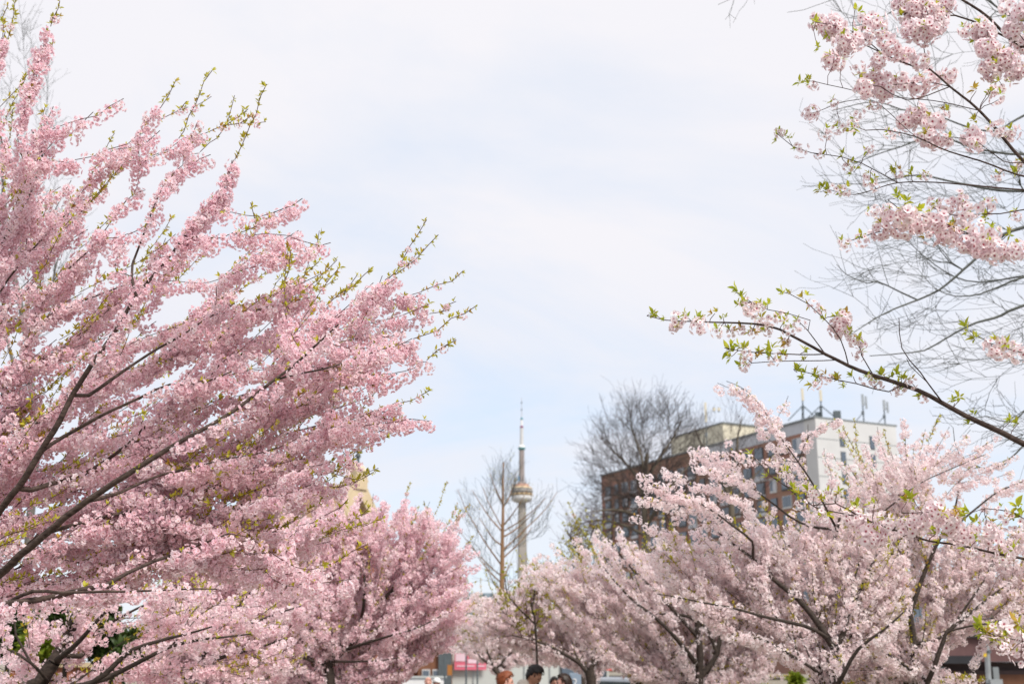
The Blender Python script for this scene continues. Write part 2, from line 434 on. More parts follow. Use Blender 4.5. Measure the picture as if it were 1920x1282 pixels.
# ------------------------------------------------------------------ tree skeletons
def catmull(pts, step):
    pts = [np.array(p, float) for p in pts]
    if len(pts) == 2: pts = [pts[0], (pts[0] + pts[1]) / 2, pts[1]]
    Q = [2 * pts[0] - pts[1]] + pts + [2 * pts[-1] - pts[-2]]
    out = []
    for i in range(1, len(Q) - 2):
        a, b, c, d = Q[i - 1:i + 3]; n = max(1, int(np.linalg.norm(c - b) / step))
        for k in range(n):
            t = k / n
            out.append(.5 * ((2 * b) + (-a + c) * t + (2 * a - 5 * b + 4 * c - d) * t * t + (-a + 3 * b - 3 * c + d) * t ** 3))
    out.append(Q[-2])
    return np.array(out)
class Skel:
    def __init__(s, seed, step=0.07, cap=60000):
        s.pos = np.zeros((cap, 3)); s.dir = np.zeros((cap, 3)); s.rad = np.zeros(cap); s.ok = np.zeros(cap, bool)
        s.pid = np.zeros(cap, int); s.n = 0; s.step = step; s.rnd = random.Random(seed); s.rg = np.random.default_rng(seed)
        s.paths = []
    def add(s, pts, par, kind, r0=None, r1=None, attach=True, tipr=0.002):
        k = s.n; n = len(pts)
        s.pos[k:k + n] = pts
        d = np.gradient(pts, axis=0); d /= np.linalg.norm(d, axis=1)[:, None] + 1e-9
        s.dir[k:k + n] = d; s.ok[k:k + n] = attach; s.pid[k:k + n] = len(s.paths); s.n += n
        s.paths.append(dict(a=k, b=k + n, par=par, kind=kind, r0=r0, r1=r1, tip=tipr))
        if r0: s.rad[k:k + n] = np.linspace(r0, r1, n)
        return len(s.paths) - 1
    def pick(s, target, hint, dmin, dmax, w=1.5):
        D = target - s.pos[:s.n]; dist = np.linalg.norm(D, axis=1) + 1e-9
        cosa = (D @ hint) / dist
        cost = dist * (1 + w * (1 - cosa))
        cost = np.where(dist < dmin, cost + 3 * (dmin - dist) + dmin, cost); cost[~s.ok[:s.n]] += 1e6
        j = int(np.argmin(cost))
        return j, dist[j]
    def limb(s, pts, r0, r1, join=True, wob=0.01, hint=None, kind='limb'):
        pts = [np.array(p, float) for p in pts]
        par = -1
        if join and s.n:
            d = pts[1] - pts[0]; d /= np.linalg.norm(d)
            D = pts[0] - s.pos[:s.n]; dist = np.linalg.norm(D, axis=1) + 1e-9
            cost = dist * (1 + 1.2 * (1 - (D @ d) / dist)); cost[dist < .02] = dist[dist < .02]
            par = int(np.argmin(cost))
            if dist[par] > .05:
                pts = [s.pos[par].copy()] + pts
            else: pts[0] = s.pos[par].copy()
            if s.rad[par] > 0: r0 = min(r0, s.rad[par] * .92)
        q = catmull(pts, s.step)
        if wob and len(q) > 4:
            w = s.rg.normal(0, wob, (len(q), 3)); w[0] = 0
            for _ in range(2): w[1:-1] = (w[:-2] + w[1:-1] + w[2:]) / 3
            q = q + w
        return s.add(q, par, kind, r0, r1)
    def grow(s, target, hint, dmin=.3, dmax=1.2, kind='flower', tipr=.002, bend=.35, wig=.03, w=1.5, attach=True):
        target = np.array(target, float); hint = hint / (np.linalg.norm(hint) + 1e-9)
        j, dist = s.pick(target, hint, dmin, dmax, w)
        p0 = s.pos[j]; D = (target - p0) / max(dist, 1e-6)
        t0 = .45 * s.dir[j] + .75 * D + np.array([0, 0, .05]); t0 /= np.linalg.norm(t0)
        n = max(4, int(dist / s.step)); t = np.linspace(0, 1, n)[:, None]
        a, b = p0 + t0 * dist * bend, target - hint * dist * bend
        q = (1 - t) ** 3 * p0 + 3 * (1 - t) ** 2 * t * a + 3 * (1 - t) * t ** 2 * b + t ** 3 * target
        nz_ = s.rg.normal(0, wig * min(dist, 1.0), (n, 3)); nz_[0] = 0
        for _ in range(2): nz_[1:-1] = (nz_[:-2] + nz_[1:-1] + nz_[2:]) / 3
        q = q + nz_ * np.linspace(0, 1, n)[:, None]
        return s.add(q, j, kind, tipr=tipr, attach=attach)
    def radii(s, k=.0022, ex=.5, capf=.8):
        load = [1.0] * len(s.paths)
        for i in range(len(s.paths) - 1, -1, -1):
            p = s.paths[i]
            if p['par'] >= 0:
                load[s.pid[p['par']]] += load[i]
        for i, p in enumerate(s.paths):
            if p['r0']: continue
            L = np.linalg.norm(np.diff(s.pos[p['a']:p['b']], axis=0), axis=1).sum()
            r0 = p['tip'] + k * (load[i] ** ex) * (0.5 + min(L, 2) * .6)
            if p['par'] >= 0 and s.rad[p['par']] > 0: r0 = min(r0, s.rad[p['par']] * capf)
            r0 = max(r0, p['tip'])
            n = p['b'] - p['a']
            s.rad[p['a']:p['b']] = np.linspace(r0, p['tip'], n)
    def tubes(s, sel, sides=6):
        V, F = [], []; k = 0
        for p in sel:
            q = s.pos[p['a']:p['b']]; d = s.dir[p['a']:p['b']]; r = s.rad[p['a']:p['b']]
            n = len(q)
            ref = np.array([0.31, 0.2, 0.93]) if abs(d[0][2]) < .8 else np.array([0.9, .3, .2])
            u = np.cross(d, ref); u /= np.linalg.norm(u, axis=1)[:, None] + 1e-9; v = np.cross(d, u)
            t = np.arange(sides) * 2 * math.pi / sides
            ring = q[:, None, :] + (u[:, None, :] * np.cos(t)[None, :, None] + v[:, None, :] * np.sin(t)[None, :, None]) * r[:, None, None]
            V.append(ring.reshape(-1, 3))
            i = np.arange(n - 1)[:, None] * sides; a = np.arange(sides)[None, :]; b = (a + 1) % sides
            F.append((k + np.stack([i + a, i + b, i + sides + b, i + sides + a], -1)).reshape(-1, 4))
            k += n * sides
        if not V: return None
        V = np.concatenate(V); F = np.concatenate(F)
        me = bpy.data.meshes.new('branch'); me.vertices.add(len(V)); me.vertices.foreach_set('co', V.astype(np.float32).ravel())
        me.loops.add(len(F) * 4); me.loops.foreach_set('vertex_index', F.astype(np.int32).ravel())
        me.polygons.add(len(F)); me.polygons.foreach_set('loop_start', (np.arange(len(F)) * 4).astype(np.int32))
        me.polygons.foreach_set('loop_total', np.full(len(F), 4, np.int32)); me.polygons.foreach_set('use_smooth', np.ones(len(F), bool))
        me.update(calc_edges=True); me.validate()
        return me
    def build_wood(s, root, bark, twig, trunk_n=1, sides=8, twig_sides=5, twig_name='twigs'):
        for i, p in enumerate(s.paths):
            if p['kind'] in ('trunk', 'limb', 'bare_limb'):
                me = s.tubes([p], sides if p['kind'] != 'trunk' else 12)
                nm = 'trunk' if p['kind'] == 'trunk' else 'branch'
                me.name = nm; link_mesh(nm, me, bark, root)
        rest = [p for p in s.paths if p['kind'] not in ('trunk', 'limb', 'bare_limb')]
        me = s.tubes(rest, twig_sides)
        if me:
            me.name = twig_name; o = link_mesh(twig_name, me, twig, root); o['kind'] = 'stuff'
    def dress(s, kinds, flower_rows, leaf_rows, spacing, spread, size, leaf_every, leaf_size, leafy_tip=(0.0, 0.0), droop=.3):
        rnd = s.rnd
        for p in s.paths:
            if p['kind'] not in kinds: continue
            q = s.pos[p['a']:p['b']]; seg = np.linalg.norm(np.diff(q, axis=0), axis=1); cum = np.concatenate([[0], np.cumsum(seg)]); L = cum[-1]
            fa, fb, la, lb = kinds[p['kind']]
            dens = rnd.uniform(.5, 1.2); sz = rnd.uniform(.88, 1.1)
            if p['kind'] == 'leafonly' and fa == fb == 0 and la > 0:
                for f_ in (.5, .72, .93):
                    if rnd.random() < .38:
                        j = int(f_ * (len(q) - 1)); c = q[j] - np.array([0, 0, .012])
                        flower_rows.append((*c, rnd.uniform(-.5, .5), rnd.uniform(-.5, .5), rnd.uniform(0, 6.28), size * rnd.uniform(.45, .7)))
            x = L * fa + rnd.uniform(0, spacing)
            while x < L * fb:
                j = min(len(q) - 2, int(np.searchsorted(cum, x)) - 1 if x > 0 else 0); j = max(0, j)
                t = (x - cum[j]) / max(seg[j], 1e-6); c = q[j] * (1 - t) + q[j + 1] * t
                u = s.rg.normal(0, 1, 3); u /= np.linalg.norm(u); sp = spread * rnd.uniform(.3, 1.15)
                # fuller in the middle of the spray than at its ends
                env = min(1, .55 + 2.2 * (x / L - fa) / max(.01, fb - fa), .55 + 2.4 * (fb - x / L) / max(.01, fb - fa))
                c = c + u * sp * env - np.array([0, 0, spread * droop])
                flower_rows.append((*c, rnd.uniform(-.5, .5), rnd.uniform(-.5, .5), rnd.uniform(0, 6.28), size * sz * rnd.uniform(.78, 1.15) * (.7 + .3 * env)))
                x += spacing / dens * rnd.uniform(.5, 1.5)
            x = L * la + rnd.uniform(0, leaf_every)
            while x < L * lb:
                j = max(0, min(len(q) - 2, int(np.searchsorted(cum, x)) - 1)); t = (x - cum[j]) / max(seg[j], 1e-6); c = q[j] * (1 - t) + q[j + 1] * t
                d = Vector(s.dir[p['a'] + j]); u = s.rg.normal(0, 1, 3); u /= np.linalg.norm(u)
                ax = (d * .55 + Vector(u) * .7 + Vector((0, 0, .35))).normalized()
                e = ax.to_track_quat('Z', 'Y').to_euler()
                leaf_rows.append((*(c + u * .004), e.x, e.y, e.z, leaf_size * rnd.uniform(.55, 1.15)))
                x += leaf_every * rnd.uniform(.5, 1.6)
def in_poly(x, y, poly):
    c = False; n = len(poly); j = n - 1
    for i in range(n):
        xi, yi = poly[i]; xj, yj = poly[j]
        if (yi > y) != (yj > y) and x < (xj - xi) * (y - yi) / (yj - yi) + xi: c = not c
        j = i
    return c
def edge_dist(x, y, poly):
    m = 1e9; n = len(poly)
    for i in range(n):
        (x1, y1), (x2, y2) = poly[i], poly[(i + 1) % n]
        t = max(0, min(1, ((x - x1) * (x2 - x1) + (y - y1) * (y2 - y1)) / ((x2 - x1) ** 2 + (y2 - y1) ** 2 + 1e-9)))
        m = min(m, math.hypot(x - x1 - t * (x2 - x1), y - y1 - t * (y2 - y1)))
    return m
def sample(poly, n, d0, th, rnd, soft=150, front=.28):
    xs = [p[0] for p in poly]; ys = [p[1] for p in poly]; out = []; tries = 0
    while len(out) < n and tries < n * 60:
        tries += 1
        x, y = rnd.uniform(min(xs), max(xs)), rnd.uniform(min(ys), max(ys))
        if not in_poly(x, y, poly): continue
        ed = edge_dist(x, y, poly)
        lo = -front if y < 1160 else .15
        out.append(np.array(P(x, y, d0 + rnd.uniform(lo, 1) * th * min(1, .25 + .75 * ed / soft))))
    return out

def cherry(label, seed, trunk, limbs, polys, origin, d0, th, key, bark, twig, tips=(), n_single=150, up=.25, spacing=.045,
           spread=.045, size=1.0, dmin=.3, lim=1.0, ext=.07, front=.28, leaf_key='small_leaf', leaf_size=1.0, step=.09, leaf_frac=.25, group=None, droop=.5, radk=.0022, leaf_single=0, fb0=.12, wood_sides=8):
    s = Skel(seed, step)
    root = empty('cherry_tree', (0, 0, 0)); tag(root, label, 'tree', group)
    s.limb([np.array(p) for p in trunk[0]], trunk[1] * min(1, lim * 1.15), trunk[2] * min(1, lim * 1.15), join=False, kind='trunk', wob=.008)
    for pts, r0, r1 in limbs:
        s.limb([np.array(P(*p)) if len(p) == 3 else np.array(P(p[0], p[1], d0)) for p in pts], r0 * lim, r1 * lim)
    org = np.array(P(*origin))
    targets = []
    for poly, n in polys: targets += sample(poly, n, d0, th, s.rnd, front=front)
    targets.sort(key=lambda t: np.linalg.norm(t - org))
    for t in targets:
        h = t - org; h /= np.linalg.norm(h); h = h + np.array([0, 0, up]) + s.rg.normal(0, .22, 3)
        s.grow(t, h, dmin=dmin, kind='leafy' if s.rnd.random() < leaf_frac else 'flower')
        if s.rnd.random() < ext:            # last year's shoot runs on past the flowers, with young leaves
            L = s.rnd.uniform(.12, .42); n = max(4, int(L / step) + 2); hh = h / np.linalg.norm(h) + np.array([0, 0, .15]) + s.rg.normal(0, .15, 3)
            tt = np.linspace(0, 1, n)[:, None]; q = t + hh * L * tt + np.array([0, 0, .12]) * L * tt ** 2; q[1:] += s.rg.normal(0, .006, (n - 1, 3))
            s.add(q, s.n - 1, 'leafonly', attach=False, tipr=.0018)
    for t in tips:
        x, y, bx, by, kind = t[:5]; dd = t[5] if len(t) > 5 else d0 + s.rnd.uniform(-.3, .3) * th
        p1 = np.array(P(x, y, dd)); p0 = np.array(P(bx, by, dd)); h = p1 - p0; L = np.linalg.norm(h)
        s.grow(p0, h / L, dmin=.1, kind='flower' if kind != 'leafonly' else 'flower')
        # the shoot itself goes on from there
        n = max(4, int(L / step)); q = np.linspace(0, 1, n)[:, None] * h + p0
        q[1:-1] += s.rg.normal(0, .008, (n - 2, 3)); q += np.sin(np.linspace(0, math.pi, n))[:, None] * np.array([s.rnd.uniform(-.05, .05), 0, -s.rnd.uniform(0, .09)]) * L
        par = s.n - 1
        s.add(q, par, kind, attach=False, tipr=.0022)
        if kind == 'leafonly' and s.rnd.random() < .55:      # a side shoot of its own length
            a0 = s.n - n + int(n * s.rnd.uniform(.25, .6)); L2 = L * s.rnd.uniform(.2, .5); m = max(4, int(L2 / step)); tt = np.linspace(0, 1, m)[:, None]
            hd = h / L + s.rg.normal(0, .35, 3); s.add(s.pos[a0] + hd * L2 * tt + np.array([0, 0, .15]) * L2 * tt ** 2, a0, 'leafonly', attach=False, tipr=.0018)
    s.radii(radk)
    s.build_wood(root, bark, twig, sides=wood_sides)
    fr, lr = [], []
    s.dress({'flower': (fb0, 1, .1, .95), 'limb': (.6, 1, .6, 1), 'leafy': (0, .55, .1, 1.0), 'leafonly': (0, 0, .02, 1), 'spray': (0, 1, .3, .9), 'tipmix': (0, .45, .3, 1), 'sparse': (.78, 1, 0, 1)},
            fr, lr, spacing, spread, size, .10 if leaf_key == 'small_leaf' else .12, leaf_size, droop=droop)
    # leafy ends carry dense rows of small leaves
    s.dress({'leafonly': (0, 0, 0, 1), 'tipmix': (0, 0, .45, 1), 'sparse': (0, 0, 0, 1), 'leafy': (0, 0, .6, 1)}, [], lr, 1, 1, 1, .030, leaf_size * 1.05)
    scatter('blossom_cluster', key, fr, root, n_single)
    scatter('leaf_tuft', leaf_key, lr, root, leaf_single, 'leaf_mass')
    print(label[:30], 'paths', len(s.paths), 'nodes', s.n, 'clusters', len(fr), 'leaves', len(lr))
    return root, s

# ================================================================== the setting
M.update(
    grass=simple('grass', (0.10, 0.115, 0.05), .9, .35, 1.2, bump=.5, bscale=30, c2=(0.34, 0.27, 0.25)),  # pale petal-toned patches added so the turf bounces light under the crowns
    asphalt=simple('asphalt', (0.045, 0.045, 0.048), .85, .2, 2, bump=.3, bscale=60),
    concrete=simple('tower_concrete', (0.30, 0.275, 0.25), .85, .1, .05),
    concrete_dark=simple('tower_concrete_dark', (0.27, 0.235, 0.225), .85, .1, .05),
    white=simple('white_paint', (0.74, 0.73, 0.72), .55, .05, 1),
    cream=simple('cream_stone', (0.55, 0.44, 0.29), .8, .1, 1.5),
    tan_roof=simple('tan_roof', (0.33, 0.20, 0.125), .85, .12, 2, bump=.3),
    render_white=simple('white_render', (0.53, 0.53, 0.53), .8, .07, .22),
    render_cream=simple('cream_render', (0.60, 0.55, 0.43), .8, .06, .4),
    coping=simple('grey_coping', (0.20, 0.22, 0.23), .6, .1, 1),
    green_copper=simple('green_copper', (0.16, 0.24, 0.22), .6, .15, 2),
    lav_panel=simple('grey_panel', (0.46, 0.47, 0.51), .6, .08, .6),
    frame_dark=simple('dark_frame', (0.05, 0.055, 0.06), .5, .1, 2),
    frame_white=simple('white_frame', (0.55, 0.55, 0.55), .5, .05, 2),
    maroon=simple('maroon_brick', (0.105, 0.055, 0.058), .85, .3, 2.5, bump=.4, bscale=25, c2=(0.16, 0.085, 0.08)),
    brown_wall=simple('brown_brick', (0.12, 0.055, 0.035), .85, .3, 1.5, c2=(0.22, 0.10, 0.055)),
    red_wall=simple('red_brick', (0.28, 0.10, 0.065), .85, .2, 3, c2=(0.40, 0.17, 0.11)),
    black=simple('black_metal', (0.02, 0.02, 0.024), .45, .2, 3),
    garage=simple('garage_panel', (0.075, 0.045, 0.045), .6, .15, 1.5),
    grey_wall=simple('pale_grey_wall', (0.50, 0.52, 0.50), .8, .06, .5),
    blue_roof=simple('blue_grey_roof', (0.22, 0.28, 0.33), .6, .12, .5),
    metal=simple('galvanised_metal', (0.34, 0.36, 0.37), .4, .12, 6, metallic=.5),
    metal_dark=simple('dark_metal', (0.10, 0.12, 0.13), .5, .15, 4, metallic=.3),
    banner_pink=simple('banner_pink', (0.66, 0.15, 0.22), .6, .06, 1),
    banner_pale=simple('banner_pale', (0.78, 0.58, 0.66), .6, .05, 1),
    banner_red=simple('banner_red', (0.75, 0.09, 0.08), .6, .06, 1),
    yellow=simple('yellow_marker', (0.62, 0.42, 0.03), .6, .1, 5),
    orange_wood=simple('orange_board', (0.36, 0.14, 0.03), .7, .15, 5),
    sign_blue=simple('sign_blue_grey', (0.22, 0.28, 0.36), .5, .05, 3),
    tyre=simple('rubber', (0.02, 0.02, 0.02), .9, .1, 5),
)
def glass_mat(name, c, rough=.12):
    m, nt, N, L = mat_new(name)
    o = N.new('ShaderNodeOutputMaterial'); b = N.new('ShaderNodeBsdfPrincipled'); b.inputs['Base Color'].default_value = (*c, 1)
    b.inputs['Roughness'].default_value = rough; b.inputs['Specular IOR Level'].default_value = .9
    t = N.new('ShaderNodeTexCoord'); n = N.new('ShaderNodeTexNoise'); n.inputs['Scale'].default_value = .6
    L.new(t.outputs['Object'], n.inputs['Vector']); bp = N.new('ShaderNodeBump'); bp.inputs['Strength'].default_value = .15
    L.new(n.outputs['Fac'], bp.inputs['Height']); L.new(bp.outputs[0], b.inputs['Normal']); L.new(b.outputs[0], o.inputs[0])
    return m
M['glass'] = glass_mat('window_glass', (0.10, 0.13, 0.17)); M['car_glass'] = glass_mat('car_glass', (0.02, 0.03, 0.035), .06)
def brick_mat(name, c1, c2, mortar, scale):
    m, nt, N, L = mat_new(name)
    o = N.new('ShaderNodeOutputMaterial'); b = N.new('ShaderNodeBsdfPrincipled'); b.inputs['Roughness'].default_value = .85
    t = N.new('ShaderNodeTexCoord'); sp = N.new('ShaderNodeSeparateXYZ'); L.new(t.outputs['Object'], sp.inputs[0])
    a = N.new('ShaderNodeMath'); a.operation = 'ADD'; L.new(sp.outputs[0], a.inputs[0]); L.new(sp.outputs[1], a.inputs[1])
    cmb = N.new('ShaderNodeCombineXYZ'); L.new(a.outputs[0], cmb.inputs[0]); L.new(sp.outputs[2], cmb.inputs[1])
    br = N.new('ShaderNodeTexBrick'); L.new(cmb.outputs[0], br.inputs['Vector']); br.inputs['Scale'].default_value = scale
    br.inputs['Color1'].default_value = (*c1, 1); br.inputs['Color2'].default_value = (*c2, 1); br.inputs['Mortar'].default_value = (*mortar, 1)
    br.inputs['Mortar Size'].default_value = .012
    n = N.new('ShaderNodeTexNoise'); n.inputs['Scale'].default_value = .35; n.inputs['Detail'].default_value = 5; L.new(t.outputs['Object'], n.inputs['Vector'])
    mx = N.new('ShaderNodeMix'); mx.data_type = 'RGBA'; mx.blend_type = 'MULTIPLY'; mx.inputs[0].default_value = .35
    L.new(br.outputs[0], mx.inputs[6]); L.new(n.outputs['Color'], mx.inputs[7]); L.new(mx.outputs[2], b.inputs['Base Color']); L.new(b.outputs[0], o.inputs[0])
    return m
M['brick'] = brick_mat('orange_brick', (0.37, 0.185, 0.125), (0.29, 0.14, 0.10), (0.36, 0.31, 0.28), 2.2)

# ground: the park lies level, the street beyond it about two thirds of a metre lower, then it runs to the horizon
def gz(y): return -0.65 * min(1, max(0, (y - 22) / 22)) ** 1.2
ys = [-60, -20, -5, 0, 5, 10, 15, 20, 24, 28, 32, 36, 40, 44, 60, 90, 150, 400, 1500, 8000]
xs = [-6000, -600, -100, -40, -20, -10, 0, 10, 20, 40, 100, 600, 6000]
V = [(x, y, gz(y)) for y in ys for x in xs]; nx = len(xs)
F = [(j * nx + i, j * nx + i + 1, (j + 1) * nx + i + 1, (j + 1) * nx + i) for j in range(len(ys) - 1) for i in range(nx - 1)]
g = link_mesh('ground', np_mesh('ground', V, F), M['grass']); g['kind'] = 'structure'
MB().box((0, 54, -.65 + .004), (400, 11, .004)).build('road', M['asphalt'])['kind'] = 'structure'
MB().box((0, 47.0, -.65 + .06), (400, 2.6, .12)).build('pavement', M['grey_wall'])['kind'] = 'structure'

# ------------------------------------------------------------------ tall observation tower, 2.4 km off
TY = 2420.0
top = P(978, 745, TY); TZ0 = top.z - 553
tw = empty('observation_tower', (top.x, TY, TZ0))
tag(tw, 'very tall slender concrete tower with a round pod and needle mast on the skyline', 'tower')
shaft = MB()
for a in range(3):                                   # three tapering legs round a hexagonal core
    ang = math.radians(90 + 120 * a + 20); c, s_ = math.cos(ang), math.sin(ang)
    k = len(shaft.v)
    for z, ext, w in ((-60, 34, 7), (0, 29, 6.4), (60, 19, 5.6), (140, 13.0, 5), (240, 9.6, 4.4), (335, 8.2, 4)):
        for (r, t) in ((1, -w / 2), (ext, -w / 2 * .75), (ext, w / 2 * .75), (1, w / 2)):
            shaft.v.append(Vector((c * r - s_ * t, s_ * r + c * t, z)))
    for j in range(5):
        for i in range(4):
            shaft.f.append((k + j * 4 + i, k + j * 4 + (i + 1) % 4, k + (j + 1) * 4 + (i + 1) % 4, k + (j + 1) * 4 + i))
shaft.lathe([(11, -60), (10.4, 60), (8.6, 200), (7.4, 335)], n=6)
shaft.build('shaft', M['concrete'], tw)
MB().lathe([(7.3, 335), (14, 336.5), (19.5, 339), (21.3, 343), (21.5, 346.5), (19.8, 349)], n=40).build('radome', M['render_white'], tw, True)
MB().lathe([(19.8, 349.02), (21.6, 350.5), (22.4, 352.5), (22.4, 354)], n=40).build('lower_deck', simple('deck_gold', (0.34, 0.24, 0.13), .5, .15, .2), tw)
MB().lathe([(20.4, 354.02), (20.4, 357)], n=40).build('window_band', M['glass'], tw)
MB().lathe([(22.6, 357.02), (22.8, 359.5), (21.8, 361)], n=40).build('middle_deck', M['concrete'], tw)
MB().lathe([(20.8, 361.02), (20.8, 363.2)], n=40).build('window_band', M['glass'], tw)
MB().lathe([(21.8, 363.22), (21, 365.5), (17.5, 367)], n=40).build('upper_deck', M['cream'], tw)
MB().lathe([(15.5, 367.02), (15.2, 371.5), (13.6, 372.5)], n=36).build('roof_level', simple('deck_terracotta', (0.42, 0.25, 0.19), .6, .2, .2), tw)
MB().lathe([(9.6, 372.52), (9.2, 376), (6.2, 378)], n=24).build('roof_plant', M['concrete_dark'], tw)
for a in range(14):                                  # panels standing round the pod
    t = 2 * math.pi * a / 14
    MB().box((math.cos(t) * 22.0, math.sin(t) * 22.0, 351.6), (2.4, 1.1, 4.2), t + math.pi / 2).build('pod_panel', M['cream'], tw)
for a, r, h in ((0.4, 8.5, 387), (2.2, 8.8, 392), (3.6, 9.5, 384), (5.0, 9, 390)):
    MB().tube((math.cos(a) * r, math.sin(a) * r, 372), (math.cos(a) * r, math.sin(a) * r, h), .7, .5, 6).build('whip_aerial', M['metal_dark'], tw)
MB().box((-6, -4, 384), (3.4, 3, 10)).build('maintenance_box', simple('blue_box', (0.12, 0.22, 0.32), .6), tw)
MB().lathe([(5.7, 378.02), (5.2, 443)], n=6).build('upper_shaft', M['concrete_dark'], tw)
MB().lathe([(5.4, 443.02), (7.3, 445.5), (7.4, 448)], n=24).build('sky_deck', simple('deck_teal', (0.10, 0.25, 0.27), .5), tw)
MB().lathe([(7.0, 448.02), (6.4, 451), (4.2, 453)], n=24).build('sky_deck_roof', M['white'], tw)
MB().lathe([(3.6, 453.02), (3.4, 489)], n=16).build('mast', M['render_white'], tw)
MB().lathe([(3.7, 489.02), (3.5, 491.5), (2.4, 493.5)], n=16).build('mast_collar', simple('plum', (0.20, 0.06, 0.14), .6), tw)
MB().lathe([(2.2, 493.52), (2.1, 506)], n=12).build('mast', M['white'], tw)
MB().lathe([(2.7, 506.02), (2.4, 508.5), (.9, 511.5)], n=12).build('mast_collar', simple('teal', (0.05, 0.2, 0.25), .6), tw)
MB().lathe([(.8, 511.52), (.5, 553)], n=8).build('needle', M['lav_panel'], tw)
for z in (527, 542): MB().lathe([(1.2, z - 1.8), (1.2, z + 1.8)], n=8).build('beacon', M['metal_dark'], tw)

# ------------------------------------------------------------------ apartment block with brick front and white end wall
BH = 38.0
c0, c1, c2 = PH(1526, 784, BH), PH(1127, 893, BH), PH(1678, 800, BH)
u = (c1 - c0); LB = u.length; u.normalize(); e = Vector((-u.y, u.x, 0)) * -1
if e.dot(c2 - c0) < 0: e = -e
WB = (c2 - c0).dot(e)
ab = empty('apartment_building', (c0.x, c0.y, 0), math.atan2(u.y, u.x))
sgn = 1 if Vector((-u.y, u.x, 0)).dot(e) > 0 else -1          # local +y towards the end wall or away
tag(ab, 'tall apartment block with orange brick front, white blank end wall and rooftop aerials', 'building')
WX = 2.4
# local x along the front (away from the corner), local y*sgn along the end wall
MB().box((WX / 2 - .15, sgn * WB / 2, BH / 2 - .5), (WX + .3, WB + .02, BH + 1.0 - .02)).build('end_wall', M['render_white'], ab)
MB().box((LB / 2 + WX / 2, sgn * WB / 2, BH / 2 - .6), (LB - WX, WB - .1, BH + .8 - 2.4)).build('brick_wall', M['brick'], ab)
MB().box((LB / 4 + WX / 2, sgn * WB / 2, BH - .9), (LB / 2 - WX, WB - .04, 1.75)).build('parapet', M['lav_panel'], ab)
MB().box((LB * .75, sgn * WB / 2, BH - .9), (LB / 2 - .1, WB - .04, 1.75)).build('parapet', M['brick'], ab)
MB().box((LB / 2 - .1, sgn * WB / 2, BH + .15), (LB + .5, WB + .5, .28)).build('roof_coping', M['coping'], ab)
# penthouse
PZ = BH + 6.6
def to_local(p):
    d = Vector((p.x - c0.x, p.y - c0.y, 0)); return d.dot(u), d.dot(Vector((-u.y, u.x, 0)))
(xa, ya), (xb, yb), (xc, yc) = [to_local(PH(*q, PZ)) for q in ((1355, 791), (1278, 822), (1417, 802))]
px_, py_ = xb - xa, max(4.0, abs(yc - ya))
print('penthouse', xa, ya, xb, yb, xc, yc, 'block', LB, WB, sgn)
MB().box((xa + px_ / 2, ya + sgn * py_ / 2, (BH + PZ) / 2), (px_, py_, PZ - BH - .3)).build('penthouse', M['render_cream'], ab)
MB().box((xa + px_ / 2, ya + sgn * py_ / 2, PZ - .1), (px_ + .5, py_ + .5, .25)).build('penthouse_coping', M['coping'], ab)
# windows: front
fy = -sgn * 0.0
ST = 2.85
ncol = int((LB - WX) / 3.25)
for r in range(9):
    z = BH - 3.4 - r * ST
    for c in range(ncol):
        x = WX + 1.9 + c * 3.25
        w = 2.1 if c % 3 != 2 else 1.5
        f = MB().box((x, -sgn * .02, z), (w + .16, .14, 2.0)).build('window', M['frame_dark'] if (c + r) % 4 else M['frame_white'], ab)
        MB().box((x + w * .24, -sgn * .11, z + .1), (w * .46, .05, 1.66)).build('pane', M['glass'], f)
        MB().box((x - w * .24, -sgn * .11, z + .1), (w * .46, .05, 1.66)).build('pane', M['glass'] if (c * 7 + r * 3) % 5 else M['lav_panel'], f)
        if c % 3 == 0: MB().box((x, -sgn * .16, z - 1.26), (w + .3, .3, .55)).build('spandrel_panel', M['lav_panel'], ab)
    if r % 3 == 1: MB().box((LB * .5 + 2, -sgn * .09, z - 1.62), (LB - 5, .1, .14)).build('string_course', M['frame_white'], ab)
